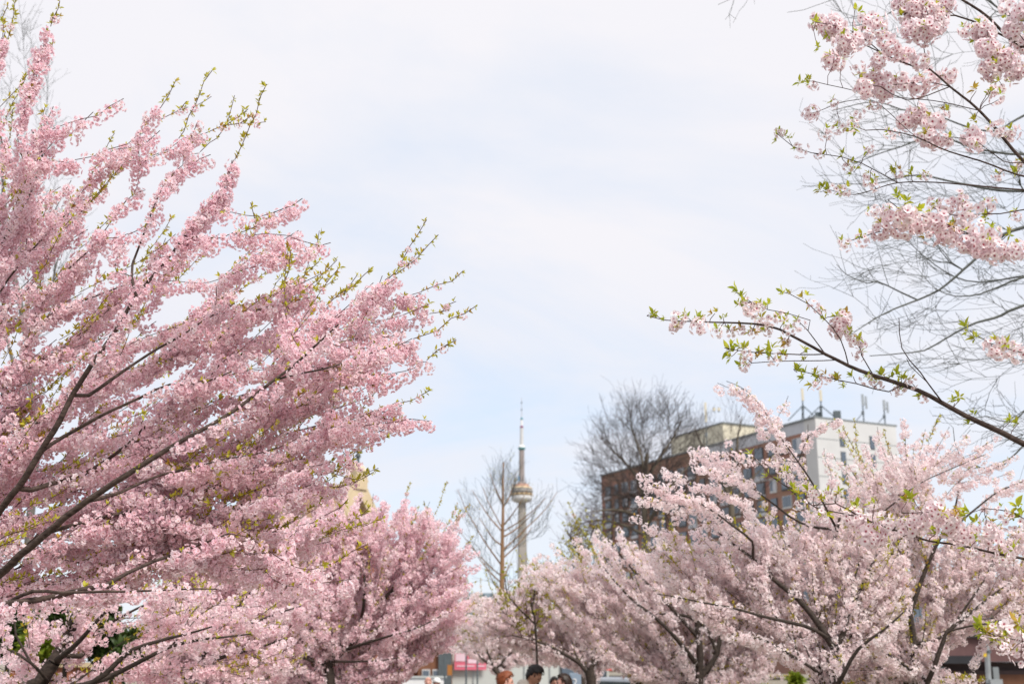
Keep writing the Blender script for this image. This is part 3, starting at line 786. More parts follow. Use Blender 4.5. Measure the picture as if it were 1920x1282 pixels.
# windows: end wall (narrow dark ones in two columns)
for yy, rows in ((WB * .31, 8), (WB * .68, 8)):
    for r in range(rows):
        z = BH - 3.0 - r * 2.9
        f = MB().box((-.32, sgn * yy, z), (.1, .95, 2.1)).build('window', M['frame_dark'], ab)
        MB().box((-.39, sgn * (yy - .18), z), (.05, .42, 1.9)).build('pane', M['glass'], f)
        MB().box((-.39, sgn * (yy + .26), z), (.05, .3, 1.9)).build('pane', M['glass'], f)
for i in range(1, 9):
    MB().box((-.31, sgn * WB / 2, BH - .2 - i * 2.9), (.03, WB - .1, .09)).build('panel_joint', M['coping'], ab)
def roof_aerial(px, ytop, ybase, label, tripod, depth, base_z, twin=False):
    b = P(px, ybase, depth); t = P(px, ytop, depth); h = t.z - base_z
    r = empty('roof_aerial', (b.x, depth, base_z)); tag(r, label, 'aerial', 'aerials on the apartment roof')
    MB().tube((0, 0, 0), (0, 0, h * .93), .11, .09, 8).build('mast', M['metal_dark'], r)
    MB().box((0, -.22, h * .80), (.36, .2, h * .38)).build('antenna_panel', M['render_cream'] if not twin else M['metal'], r)
    if twin:
        MB().box((.55, -.1, h * .72), (.28, .2, h * .42)).build('antenna_panel', M['metal'], r)
        MB().tube((0, 0, h * .66), (.55, -.1, h * .66), .06).build('bracket', M['metal_dark'], r)
    MB().box((0, .2, h * .38), (.4, .3, .6)).build('radio_unit', M['metal'], r)
    if tripod:
        for dxx, dyy in ((-2.4, .3), (2.2, -.3), (.2, 2.2)):
            MB().tube((0, 0, h * .47), (dxx, dyy, 0), .08, .08, 6).build('brace', M['metal_dark'], r)
        MB().box((2.3, -.3, .6), (1.0, .8, 1.2)).build('equipment_box', M['metal_dark'], r)
    else:
        MB().tube((0, 0, h * .4), (-1.6, .5, 0), .06, .06, 6).build('brace', M['metal_dark'], r)
BD = c0.y
roof_aerial(1507, 728, 786, 'pale panel aerial on a braced mast, leftmost above the white end wall', True, BD + 3, BH + .28)
roof_aerial(1541, 731, 784, 'pale panel aerial on a tripod at the near corner of the white roof', True, BD + 2, BH + .28)
roof_aerial(1620, 739, 792, 'twin panel dark aerial in the middle of the white wall roof edge', False, BD + 6, BH + .28, True)
roof_aerial(1660, 750, 797, 'dark aerial mast nearest the right end of the white wall roof', False, BD + 8, BH + .28, True)
roof_aerial(1325, 754, 825, 'thin tall dark mast standing behind the bare tree left of the cream penthouse', False, BD + 34, BH + .28)
for i, (px, lb) in enumerate(((1340, 'left of the two cream panels side by side on the cream penthouse'), (1349, 'right of the two cream panels side by side on the cream penthouse'))):
    b = P(px, 800, BD + 24); t = P(px, 770, BD + 24)
    r = empty('roof_aerial', (b.x, b.y, BH + 6.78)); tag(r, lb, 'aerial', 'aerials on the apartment roof')
    MB().tube((0, 0, 0), (0, 0, t.z - BH - 7), .12).build('mast', M['metal_dark'], r)
    MB().box((0, -.2, (t.z - BH - 6.8) * .6), (.5, .25, (t.z - BH - 6.8) * .75)).build('antenna_panel', M['render_cream'], r)
b = P(1418, 775, BD + 10)
r = empty('roof_aerial', (b.x, b.y, BH + .28)); tag(r, 'short pale post aerial between the cream penthouse and the white end wall', 'aerial', 'aerials on the apartment roof')
MB().tube((0, 0, 0), (0, 0, b.z - BH + 1), .1).build('mast', M['metal'], r); MB().box((0, -.18, b.z - BH - .6), (.3, .2, 2)).build('antenna_panel', M['white'], r)

# ------------------------------------------------------------------ church: roof ridge, raised gable coping, cross
CD = 72.0
rg_ = P(667, 912, CD); CZ = rg_.z
ch = empty('church', (rg_.x, CD, 0), math.radians(-38)); tag(ch, 'church with tan roof, pale cream gable coping and a cross, behind the pink trees', 'church')
# local: ridge runs along -x from 0, gable faces +x, near roof slope falls towards -y
RL, HW, EZ = 10.5, 6.5, CZ - 9.0
MB().prism([(-HW, -1), (HW, -1), (HW, EZ), (0, CZ - .25), (-HW, EZ)], -RL, -.35, Matrix(((0, 1, 0), (1, 0, 0), (0, 0, 1)))).build('wall', M['red_wall'], ch)
for sg in (-1, 1):
    q = MB(); n0 = 0
    L_ = math.hypot(HW + .6, CZ - EZ + .8); an = math.atan2(CZ - EZ, HW)
    q.box((-RL / 2 - .2, sg * (HW + .5) / 2, (CZ + EZ) / 2 - .2), (RL - .3, L_, .22), rx=-sg * an).build('roof', M['tan_roof'], ch)
    q = MB(); q.box((.12, sg * HW / 2, (CZ + EZ) / 2 + .1), (.62, L_ + .2, .75), rx=-sg * an).build('gable_coping', M['cream'], ch)
    MB().box((.12, sg * (HW + .3), EZ + .4), (.9, 1.3, 2.0)).build('kneeler', M['cream'], ch)
MB().box((-RL / 2 - .3, 0, CZ + .02), (RL - .6, .3, .22)).build('ridge_cap', M['green_copper'], ch)
MB().box((.12, 0, CZ + .35), (.8, .95, 1.1), bev=0).build('gable_block', M['cream'], ch)
MB().prism([(-.47, 0), (.47, 0), (0, .5)], -.4, .4).build('gable_cap', M['cream'], ch).location = (.12, 0, CZ + .9)
cx_ = MB(); cx_.box((.12, 0, CZ + 1.9), (.12, .12, 1.5)); cx_.box((.12, 0, CZ + 2.15), (.12, .62, .12)); cx_.ball((.12, 0, CZ + 1.85), .17); cx_.build('cross', M['metal_dark'], ch)

# ------------------------------------------------------------------ street side buildings, all seen only in gaps low down
def rect_build(name, px0, px1, ytop, d, depth, mat, label, cat, z0=-.65, ex=0):
    a, b = P(px0, ytop, d), P(px1, ytop, d)
    r = empty(name, ((a.x + b.x) / 2, d, z0)); tag(r, label, cat)
    w, h = b.x - a.x + ex, a.z - z0
    MB().box((0, depth / 2, h / 2), (w, depth, h)).build('wall', mat, r)
    return r, w, h
r, w, h = rect_build('brown_building', 785, 846, 1190, 76, 9, M['brown_wall'], 'brown brick building beside the pale wall with the pink banner', 'building')
MB().box((0, 4.5, h + .12), (w + .3, 9.3, .24)).build('roof_coping', M['coping'], r)
MB().box((w / 2 - .35, -.12, h / 2), (.8, .24, h - .1)).build('downpipe_panel', M['metal_dark'], r)
for i in range(3):
    f = MB().box((-w / 2 + .5 + i * .65, -.04, 1.3), (.5, .12, 1.5)).build('window', M['frame_white'], r); MB().box((-w / 2 + .5 + i * .65, -.12, 1.3), (.38, .04, 1.36)).build('pane', M['glass'], f)
r, w, h = rect_build('pale_building', 847, 1140, 1188, 78, 8, M['grey_wall'], 'long low pale grey building carrying a pink and white banner', 'building')
MB().box((0, 4, h + .1), (w + .3, 8.3, .2)).build('roof_coping', M['coping'], r)
for i in range(6):
    MB().box((-w / 2 + 1.4 + i * 1.6, -.03, h / 2), (.06, .06, h - .1)).build('panel_joint', M['metal'], r)
for i, pxx in enumerate((1118, 1070)):
    a = P(pxx, 1255, 77.9)
    f = MB().box((a.x - r.location.x, -.05, a.z + .65), (1.3, .12, .9)).build('window', M['frame_dark'], r); MB().box((a.x - r.location.x, -.13, a.z + .65), (1.1, .04, .7)).build('pane', M['glass'], f)
def banner(px0, px1, y0, y1, d, label, bands, loc_name='banner'):
    a, b = P(px0, y1, d), P(px1, y0, d); cx, cz = (a.x + b.x) / 2, (a.z + b.z) / 2
    r = empty(loc_name, (cx, d, cz)); tag(r, label, 'banner')
    w, h = b.x - a.x, b.z - a.z
    for (u0, u1, v0, v1, m, nm, lift) in bands:
        MB().box(((u0 + u1 - 1) / 2 * w, -lift * .012, (v0 + v1 - 1) / 2 * h), ((u1 - u0) * w, .02, (v1 - v0) * h)).build(nm, m, r)
    return r
banner(852, 912, 1224, 1255, 77.7, 'pink banner with pale upper panel on the long pale grey wall',
       [(0, 1, 0, 1, M['banner_pink'], 'panel', 0), (.03, .36, .52, .98, M['banner_pale'], 'picture_field', 2), (.42, .78, .40, .66, M['banner_pale'], 'picture_field', 2),
        (.08, .62, .20, .27, M['banner_pale'], 'print_line', 2), (.70, .95, .20, .27, M['banner_pale'], 'print_line', 2), (.44, .66, .70, .95, M['banner_red'], 'picture_field', 2)])
banner(930, 962, 1205, 1238, 77.7, 'smaller red and grey banner right of the pink banner, half hidden by blossom',
       [(0, 1, 0, 1, M['lav_panel'], 'panel', 0), (.0, .3, .1, .9, M['banner_red'], 'picture_field', 2), (.55, .95, .2, .8, simple('portrait_orange', (0.62, 0.30, 0.16), .6), 'picture_field', 2)])
banner(1116, 1150, 1232, 1256, 70, 'white street banner with two red stripes between dark cherry trunks',
       [(0, 1, 0, 1, M['white'], 'panel', 0), (0.0, .95, .0, .12, M['banner_red'], 'stripe', 2), (0.3, .9, .75, .85, M['banner_red'], 'stripe', 2)])
r, w, h = rect_build('blue_roofed_hall', 868, 946, 1111, 120, 12, M['blue_roof'], 'blue grey flat roofed hall rising behind the pale trees left of the bare larch', 'building')
for i in range(5): MB().box((-w / 2 + .5 + i * (w - 1) / 4, -.06, h / 2), (.12, .12, h - .2)).build('mullion', M['metal_dark'], r)
r, w, h = rect_build('white_wall', 300, 835, 1270, 58, .3, M['white'], 'long low white wall glimpsed under the pink blossom', 'wall')
MB().box((0, .15, h + .04), (w + .1, .42, .08)).build('wall_coping', M['grey_wall'], r)
r, w, h = rect_build('red_brick_wall', 20, 215, 1250, 19, .4, M['red_wall'], 'low red brick wall at the bottom left behind cherry limbs', 'wall', z0=0)
MB().box((0, .2, h + .035), (w + .1, .5, .07)).build('wall_coping', M['cream'], r)
# big maroon building on the right with garage doors
GD = 36.0
a, b = P(1630, 1092, GD), P(1990, 1092, GD); w = b.x - a.x; h = a.z + .5
r = empty('maroon_building', ((a.x + b.x) / 2, GD, -.5), math.radians(-6)); tag(r, 'dark maroon brick building with a black fascia over brown garage doors', 'building')
MB().box((0, 5, h / 2 + 1.15), (w, 10, h - 2.3)).build('upper_wall', M['maroon'], r)
MB().box((0, 5.3, 1.15), (w - .2, 9.4, 2.28)).build('lower_wall', M['garage'], r)
zf = P(1700, 1236, GD).z + .5
MB().box((-1.4, -.12, zf), (w * .55, .3, .22)).build('fascia', M['black'], r)
for i in range(3):
    x = -w / 2 + 1.2 + i * 1.5
    dd = MB().box((x, .42, 1.05), (1.36, .1, 2.0)).build('garage_door', M['garage'], r)
    for k in range(4): MB().box((x, .35, .3 + k * .48), (1.26, .04, .4)).build('door_panel', M['brown_wall'], dd)
for i in range(4): MB().box((-w / 2 + .45 + i * 1.5, .2, 1.1), (.16, .5, 2.1)).build('pier', M['coping'], r)
MB().box((w * .36, -.05, .55), (w * .26, .12, 1.0)).build('low_wall', M['red_wall'], r)
for i in range(3):
    f = MB().box((-w / 4 + i * 1.7, -.05, h - 1.1), (.9, .14, .95)).build('window', M['frame_dark'], r); MB().box((-w / 4 + i * 1.7, -.14, h - 1.1), (.76, .05, .8)).build('pane', M['glass'], f)
# posts and poles
def post(name, label, px_top, ytop, px_bot, d, r0, mat, cat='post', z0=-.6):
    a = P(px_top, ytop, d); b = P(px_bot, 1282, d)
    r = empty(name, (b.x, d, z0)); tag(r, label, cat)
    t = a - b; k = (z0 - b.z) / t.z; base = b + t * k
    r.location = base
    MB().tube((0, 0, 0), a - base, r0, r0 * .8, 12).build('pole', mat, r)
    return r, a - base
r, tp = post('utility_pole', 'grey metal utility pole with boxes in front of the maroon building', 1844, 1085, 1854, 27, .065, M['metal'], 'pole')
for (z, sz, m, nm, ox) in ((1.55, (.26, .16, .24), M['metal'], 'junction_box', .12), (1.28, (.22, .14, .30), M['white'], 'meter_box', -.08), (2.22, (.06, .06, .16), M['yellow'], 'marker', -.09)):
    MB().box((ox + tp.x * (z + .3) / tp.z, -.08, z + .35), sz).build(nm, m, r)
for z in (1.2, 1.9, 2.6): MB().tube((tp.x * z / tp.z, 0, z - .03), (tp.x * z / tp.z, 0, z + .03), .078, .078, 12).build('band', M['metal_dark'], r)
post('street_post', 'thin dark post before the pink banner, left of two', 874, 1190, 874, 55, .045, M['metal_dark'])
post('street_post', 'thin dark post before the pink banner, right of two', 895, 1205, 895, 55, .04, M['metal_dark'])
r, tp = post('sign_post', 'dark post with an orange board beside the brown brick building', 834, 1230, 834, 52, .05, M['metal_dark'], 'sign')
MB().box((.18, -.06, tp.z - .55), (.2, .04, .42)).build('board', M['orange_wood'], r)
# blue grey sign with a figure
a = P(1079, 1272, 26); r = empty('street_sign', (a.x, 26, 0)); tag(r, 'blue grey sign panel with a white figure behind the man on the right', 'sign')
MB().tube((0, .03, -.2), (0, .03, a.z + .1), .03).build('post', M['metal'], r)
MB().box((0, 0, a.z - .05), (.24, .03, .34)).build('panel', M['sign_blue'], r, bevel=.01)
tcu = bpy.data.curves.new('figure', 'FONT'); tcu.body = '2'; tcu.size = .2; tcu.extrude = .003; tcu.align_x = 'CENTER'
tt = bpy.data.objects.new('figure', tcu); col.objects.link(tt); tt.parent = r; tt.location = (-.01, -.022, a.z - .13); tt.rotation_euler = (math.pi / 2, 0, 0)
bpy.context.view_layer.update()
fm = bpy.data.meshes.new_from_object(tt.evaluated_get(bpy.context.evaluated_depsgraph_get())); bpy.data.objects.remove(tt)
fo = link_mesh('figure', fm, M['white'], r, (-.01, -.022, a.z - .13)); fo.rotation_euler = (math.pi / 2, 0, 0)

# ------------------------------------------------------------------ cars
def car(x, y, z, rz, paint, label, van=False):
    r = empty('parked_car', (x, y, z - .12), rz); tag(r, label, 'van' if van else 'car', 'vehicles parked along the street')
    L, W = (4.9, 1.9) if van else (4.5, 1.78); H = 2.0 if van else 1.45; k = .95 if van else .82
    prof = [(-L / 2, .35), (-L / 2 + .02, .75), (-L / 2 + .15, k), (-L / 2 + (.35 if van else .55), k + .06), (L / 2 - 1.2, k), (L / 2 - .25, k - .16), (L / 2, .62), (L / 2, .35)]
    MB().prism(prof, -W / 2, W / 2).build('body', paint, r, bevel=.06)
    if van: cab = [(-L / 2 + .12, k), (-L / 2 + .25, H - .08), (-L / 2 + .5, H), (L / 2 - 1.9, H), (L / 2 - 1.55, H - .1), (L / 2 - .9, k - .02)]
    else: cab = [(-L / 2 + .35, k), (-L / 2 + .95, H - .1), (-L / 2 + 1.35, H), (L / 2 - 2.2, H), (L / 2 - 1.9, H - .06), (L / 2 - 1.15, k - .02)]
    MB().prism(cab, -W / 2 + .14, W / 2 - .14).build('cabin', paint, r, bevel=.07)
    for sg in (-1, 1):
        gl = [(cab[0][0] + .35, k + .05), (cab[1][0] + .25, H - .16), ((cab[1][0] + cab[4][0]) / 2 - .05, H - .14), ((cab[1][0] + cab[4][0]) / 2 - .05, k + .05)]
        MB().prism(gl, sg * (W / 2 - .15), sg * (W / 2 - .12)).build('side_window', M['car_glass'], r)
        gl = [((cab[1][0] + cab[4][0]) / 2 + .05, k + .05), ((cab[1][0] + cab[4][0]) / 2 + .05, H - .14), (cab[4][0] - .12, H - .18), (cab[5][0] - .3, k + .05)]
        MB().prism(gl, sg * (W / 2 - .15), sg * (W / 2 - .12)).build('side_window', M['car_glass'], r)
    a, b = Vector((cab[4][0], 0, cab[4][1])), Vector((cab[5][0], 0, cab[5][1])); m = (a + b) / 2; d = b - a
    MB().box((m.x + .02, 0, m.z + .03), (d.length * .86, W - .5, .03), ry=math.atan2(-d.z, d.x)).build('windscreen', M['car_glass'], r)
    for sx_ in (-L / 2 + .85, L / 2 - .85):
        for sg in (-1, 1):
            wq = MB().tube((sx_, sg * (W / 2 - .2), .33), (sx_, sg * (W / 2 + .01), .33), .33, .33, 20).build('wheel', M['tyre'], r)
            MB().tube((sx_, sg * (W / 2 + .005), .33), (sx_, sg * (W / 2 + .025), .33), .2, .18, 14).build('rim', M['metal'], wq)
    for sg in (-1, 1): MB().box((L / 2 - .03, sg * (W / 2 - .3), .62), (.08, .34, .14)).build('headlight', M['white'], r)
    return r
silver = simple('silver_paint', (0.26, 0.28, 0.32), .3, .03, 1, spec=.6); bluegrey = simple('blue_grey_paint', (0.16, 0.18, 0.25), .3, .05, 1, spec=.6)
wpaint = simple('white_car_paint', (0.72, 0.73, 0.76), .3, .02, 1, spec=.6); bpaint = simple('black_car_paint', (0.03, 0.03, 0.035), .25, .05, 1, spec=.6)
def px_x(px, d): return P(px, 1260, d).x
car(px_x(904, 50), 50, -.65, 0, bluegrey, 'blue grey car whose roof shows below the pink banner')
car(px_x(1150, 48), 49, -.65, 0, silver, 'silver van with dark windscreen between two cherry trunks', True)
car(px_x(1040, 51), 52, -.65, math.pi, wpaint, 'white car roof just right of the man in the navy jacket')
car(px_x(1250, 50), 51, -.65, 0, bpaint, 'dark car half hidden behind low right cherry branches')
car(px_x(690, 52), 52, -.65, 0, bpaint, 'black car under the lowest pink boughs on the left')

# ================================================================== bare and leafing trees
def bare_tree(name, label, seed, trunk, limbs, polys, origin, d0, th, bark, twig, step=.25, up=.25, dmin=1.0, radk=.01, tipr=.006, twiglet=.6, ntwig=4,
              leaves=None, spur=0, group=None, hintf=None, w=1.5, wig=.05, sides=8, leafp=.3):
    s = Skel(seed, step); root = empty(name); tag(root, label, 'tree', group)
    s.limb([np.array(p) for p in trunk[0]], trunk[1], trunk[2], join=False, kind='trunk', wob=step * .06)
    for pts, r0, r1 in limbs: s.limb([np.array(P(*p)) for p in pts], r0, r1, kind='bare_limb', wob=step * .12)
    org = np.array(P(*origin)); targets = []
    for poly, n in polys: targets += sample(poly, n, d0, th, s.rnd, soft=60)
    targets.sort(key=lambda t: np.linalg.norm(t - org))
    for t in targets:
        h = hintf(t, org) if hintf else (t - org) / np.linalg.norm(t - org) + np.array([0, 0, up])
        s.grow(t, h + s.rg.normal(0, .2, 3), dmin=dmin, kind='bare', tipr=tipr, wig=wig, w=w)
    # fine side twigs
    for p in list(s.paths):
        if p['kind'] not in ('bare', 'bare_limb'): continue
        n = p['b'] - p['a']
        for q in range(ntwig):
            j = p['a'] + s.rnd.randint(max(1, n // 4), n - 1)
            d = s.dir[j]; v = s.rg.normal(0, 1, 3); v -= d * (v @ d); v /= np.linalg.norm(v)
            L = twiglet * s.rnd.uniform(.4, 1.2); e = d * .8 + v * .75 + np.array([0, 0, .2 if not hintf else 0.0])
            m = 5; t = np.linspace(0, 1, m)[:, None]
            q_ = s.pos[j] + e * L * t + (np.array([0, 0, .25]) * L) * t ** 2 + s.rg.normal(0, .025 * L, (m, 3)) * t
            k = s.add(q_, j, 'bare', tipr=tipr * .7, attach=False)
            for z in range(spur):
                jj = s.paths[k]['a'] + s.rnd.randint(1, m - 1); v2 = s.rg.normal(0, 1, 3); v2 /= np.linalg.norm(v2)
                ee = s.dir[jj] * .7 + v2 * .7; tt = np.linspace(0, 1, 3)[:, None]
                s.add(s.pos[jj] + ee * L * .45 * tt, jj, 'bare', tipr=tipr * .6, attach=False)
    s.radii(radk, capf=.7)
    s.build_wood(root, bark, twig, sides=sides, twig_sides=3)
    if leaves:
        rows = []
        for p in s.paths:
            if p['kind'] != 'bare': continue
            for j in range(p['a'] + 1, p['b']):
                if s.rnd.random() < leafp:
                    rows.append((*(s.pos[j] + s.rg.normal(0, .04, 3)), s.rnd.uniform(-.8, .8), s.rnd.uniform(-.8, .8), s.rnd.uniform(0, 6.28), leaves[1] * s.rnd.uniform(.6, 1.3)))
        scatter('leaf_tuft', leaves[0], rows, root, leaves[2], 'leaf_mass')
    print(label[:30], 'paths', len(s.paths), 'nodes', s.n)
    return root, s
def ground_pt(px, d): p = P(px, 1243, d); return (p.x, d, gz(d) - .1)

# large bare tree in front of the apartment block
D = 62
bare_tree('bare_tree', 'large bare brown tree with a broad round crown in front of the brick apartments', 201,
    ([ground_pt(1214, D), P(1212, 1060, D), P(1212, 1000, D), P(1208, 960, D), P(1210, 900, D), P(1213, 850, D)], .26, .10),
    [([(1212, 985, D), (1190, 965, D), (1150, 955, D - 1), (1105, 960, D - 2)], .11, .02), ([(1211, 960, D), (1196, 900, D + 1), (1165, 860, D + 1), (1125, 820, D + 2)], .12, .02),
     ([(1210, 935, D), (1205, 870, D - 1), (1190, 820, D - 1), (1180, 780, D - 2)], .10, .02), ([(1212, 900, D), (1235, 860, D), (1262, 820, D + 1), (1280, 780, D + 1)], .10, .02),
     ([(1213, 985, D), (1245, 930, D - 1), (1275, 890, D - 1), (1305, 860, D - 1)], .12, .02), ([(1213, 1005, D), (1170, 985, D), (1130, 975, D), (1090, 980, D + 2)], .09, .02)],
    [([(1075, 960), (1090, 900), (1105, 830), (1130, 785), (1180, 750), (1240, 745), (1290, 765), (1320, 800), (1330, 850), (1300, 930), (1280, 1000), (1150, 1020), (1085, 1000)], 430)],
    (1212, 925, D), D, 6, M['bark_olive'], M['twig_brown'], step=.35, dmin=1.0, radk=.008, tipr=.009, twiglet=.9, ntwig=6, spur=2, up=.0)
D = 74
bare_tree('bare_tree', 'second bare tree right of the round one, against the cream penthouse', 202,
    ([ground_pt(1375, D), P(1372, 1000, D), P(1370, 940, D), P(1366, 880, D)], .34, .15),
    [([(1370, 940, D), (1345, 880, D), (1320, 840, D), (1300, 800, D)], .18, .03), ([(1368, 900, D), (1380, 850, D), (1385, 810, D), (1390, 780, D)], .15, .03), ([(1370, 950, D), (1400, 910, D), (1425, 880, D)], .14, .03)],
    [([(1290, 860), (1300, 800), (1335, 770), (1380, 752), (1430, 790), (1450, 850), (1440, 950), (1400, 1000), (1310, 980), (1270, 940)], 170)],
    (1370, 1000, D), D, 4, M['bark_olive'], M['twig_brown'], step=.4, dmin=1.2, radk=.012, tipr=.009, twiglet=1.0, ntwig=4, spur=0)
# larch like leader tree before the tower
D = 38
larch_limbs = []
rr = random.Random(5)
for (y0, dx_, y1) in ((1090, -62, 1000), (1075, 20, 1045), (1060, -78, 925), (1050, 55, 985), (1030, -50, 960), (1035, 95, 930), (1005, -72, 905), (1000, 70, 925), (985, -38, 905), (975, 45, 905), (955, 30, 890), (950, -28, 885), (1110, -40, 1060), (1085, -95, 985), (1015, 60, 960)):
    dd = D + rr.uniform(-1.6, 1.6); y0 += rr.uniform(-9, 9); dx_ *= rr.uniform(.8, 1.15); y1 += rr.uniform(-14, 14)
    larch_limbs.append(([(943 + (1 if dx_ > 0 else -1), y0, D), (943 + dx_ * .35, y0 - (y0 - y1) * .28, D + (dd - D) * .4), (943 + dx_ * .75, y0 - (y0 - y1) * .68, dd), (943 + dx_, y1, dd)], .028, .008))
bare_tree('larch_tree', 'slim bare tree with a straight orange trunk and upswept branches left of the tower', 203,
    ([ground_pt(940, D), P(941, 1110, D), P(942, 1050, D), P(943, 960, D), P(943, 866, D)], .15, .02), larch_limbs,
    [([(943, 862), (972, 885), (966, 940), (922, 940), (915, 890)], 44), ([(868, 918), (905, 920), (930, 960), (930, 1090), (890, 1080), (866, 980)], 34), ([(955, 960), (1010, 930), (1038, 940), (1025, 1000), (960, 1070)], 30)],
    (943, 1120, D), D, 1.8, M['bark_orange'], M['twig_grey'], step=.22, dmin=.5, radk=.0025, tipr=.0045, twiglet=.42, ntwig=4, spur=1, leaves=('olive_leaf', .3, 0), leafp=.05)
# small trees coming into leaf
D = 16.6
bare_tree('leafing_tree', 'small yellow green leafing tree under the tower base between pale blossoms', 204,
    ([ground_pt(1008, D), P(1006, 1200, D), P(995, 1130, D)], .022, .014), [([(1003, 1170, D), (955, 1120, D), (945, 1080, D)], .013, .006), ([(1000, 1140, D), (1005, 1100, D), (1015, 1080, D)], .013, .006)],
    [([(935, 1150), (945, 1085), (975, 1055), (1010, 1062), (1035, 1100), (1030, 1170), (960, 1200)], 70)], (977, 1200, D), D, .5, M['bark_low'], M['twig'], step=.09, dmin=.22, radk=.003, tipr=.003, twiglet=.17, ntwig=2, leaves=('olive_leaf', .42, 120), leafp=.22)
D = 48
bare_tree('leafing_tree', 'light green leafing tree below the left edge of the large bare tree', 205,
    ([ground_pt(1092, D), P(1092, 1080, D), P(1090, 1030, D)], .15, .06), [([(1091, 1050, D), (1070, 1010, D), (1060, 990, D)], .06, .02), ([(1091, 1050, D), (1110, 1010, D), (1115, 985, D)], .06, .02)],
    [([(1048, 1030), (1055, 990), (1085, 972), (1130, 980), (1145, 1010), (1130, 1060), (1060, 1060)], 90)], (1092, 1080, D), D, 2, M['bark_low'], M['twig'], step=.22, dmin=.5, radk=.004, tipr=.007, twiglet=.6, ntwig=4, leaves=('olive_leaf', .9, 80), leafp=.16)
# grey bare tree behind the left cherry
D = 19
bare_tree('bare_tree', 'pale grey bare tree with fine twigs behind the near left cherry', 206,
    ([ground_pt(44, D), P(48, 1200, D), P(55, 1000, D), P(66, 840, D), P(50, 640, D), P(20, 480, D)], .085, .04),
    [([(60, 900, D), (30, 700, D), (-10, 560, D)], .05, .015), ([(52, 660, D), (90, 560, D), (110, 470, D)], .04, .01), ([(35, 560, D), (10, 400, D), (0, 200, D)], .04, .01), ([(25, 500, D), (60, 380, D), (80, 250, D)], .035, .01)],
    [([(-60, 0), (60, 20), (105, 150), (115, 260), (150, 430), (170, 600), (40, 640), (-60, 560)], 190)], (30, 700, D), D, 1.6, M['bark_grey'], M['twig_grey'], step=.14, dmin=.4, radk=.0035, tipr=.0028, twiglet=.28, ntwig=4, spur=2)
# big bare tree off to the right: arching twigs against the sky
D = 11.5
def arch(t, o):
    return np.array([-1.0, 0, -.12 + .35 * ((t[2] - 4) / 4)])
rt = [([(2060, 400, D), (1920, 428, D), (1871, 449, D), (1832, 484, D), (1795, 520, D), (1762, 546, D), (1722, 564, D), (1650, 592, D - .2), (1600, 622, D - .3)], .032, .004),
      ([(2060, 480, D + .4), (1920, 518, D), (1880, 534, D), (1837, 551, D), (1790, 554, D), (1750, 545, D)], .02, .004),
      ([(2060, 540, D), (1920, 574, D - .4), (1880, 591, D - .4), (1829, 605, D - .5), (1776, 633, D - .5), (1733, 658, D - .5), (1688, 664, D - .6), (1632, 670, D - .6)], .024, .004),
      ([(1722, 564, D), (1688, 548, D), (1644, 529, D), (1624, 533, D), (1587, 517, D), (1570, 498, D)], .01, .003),
      ([(1840, 530, D + .3), (1790, 520, D + .3), (1750, 495, D + .3), (1708, 456, D + .4), (1683, 439, D + .4)], .01, .003),
      ([(2060, 120, D + .5), (1920, 215, D + .3), (1850, 245, D), (1740, 215, D), (1690, 205, D), (1640, 190, D), (1560, 205, D)], .026, .004),
      ([(2060, 260, D), (1920, 290, D), (1840, 280, D), (1750, 255, D), (1690, 275, D), (1600, 305, D)], .022, .004),
      ([(2060, 20, D), (1920, 40, D), (1820, -10, D), (1700, 10, D), (1650, 35, D), (1600, 50, D)], .022, .004),
      ([(1700, -60, D - 1), (1600, -15, D - 1), (1530, 12, D - 1), (1505, 20, D - 1), (1475, 22, D - 1)], .008, .002),
      ([(1500, -60, D - 1), (1400, -20, D - 1), (1365, 2, D - 1), (1345, 12, D - 1)], .006, .002),
      ([(2060, 640, D), (1990, 760, D), (1905, 850, D), (1860, 880, D), (1800, 850, D), (1790, 800, D)], .014, .003),
      ([(2060, 720, D - .3), (1960, 740, D - .3), (1895, 790, D - .3), (1850, 780, D - .3), (1810, 790, D - .3)], .012, .003),
      ([(2060, 330, D), (1920, 360, D), (1800, 345, D), (1720, 330, D), (1640, 345, D), (1560, 345, D)], .018, .003)]
bare_tree('bare_tree', 'bare tree with long thin grey twigs arching in from the right against white sky', 207,
    ([(P(2300, 1243, D).x, D, 0), P(2290, 900, D), P(2250, 600, D), P(2230, 350, D), P(2200, 0, D), P(2190, -300, D)], .22, .1), 
    [([(2240, 500, D)] + r_[0], max(r_[1], .03), r_[2]) if r_[0][0][0] > 2000 else r_ for r_ in rt],
    [([(1570, 500), (1680, 440), (1800, 430), (1920, 420), (1990, 500), (1990, 700), (1850, 690), (1740, 690), (1620, 670)], 85),
     ([(1530, 200), (1660, 170), (1800, 180), (1920, 240), (1990, 300), (1990, 420), (1800, 400), (1620, 400), (1530, 330)], 60), ([(1560, 40), (1640, -20), (1980, -20), (1990, 150), (1800, 130), (1600, 120)], 32), ([(1760, 700), (1990, 690), (1980, 850), (1820, 830)], 18)],
    (2240, 500, D), D, 1.3, M['twig_grey'], M['twig_grey'], step=.1, dmin=.35, radk=.0024, tipr=.0028, twiglet=.34, ntwig=5, spur=1, hintf=arch, w=1.2, wig=.2)

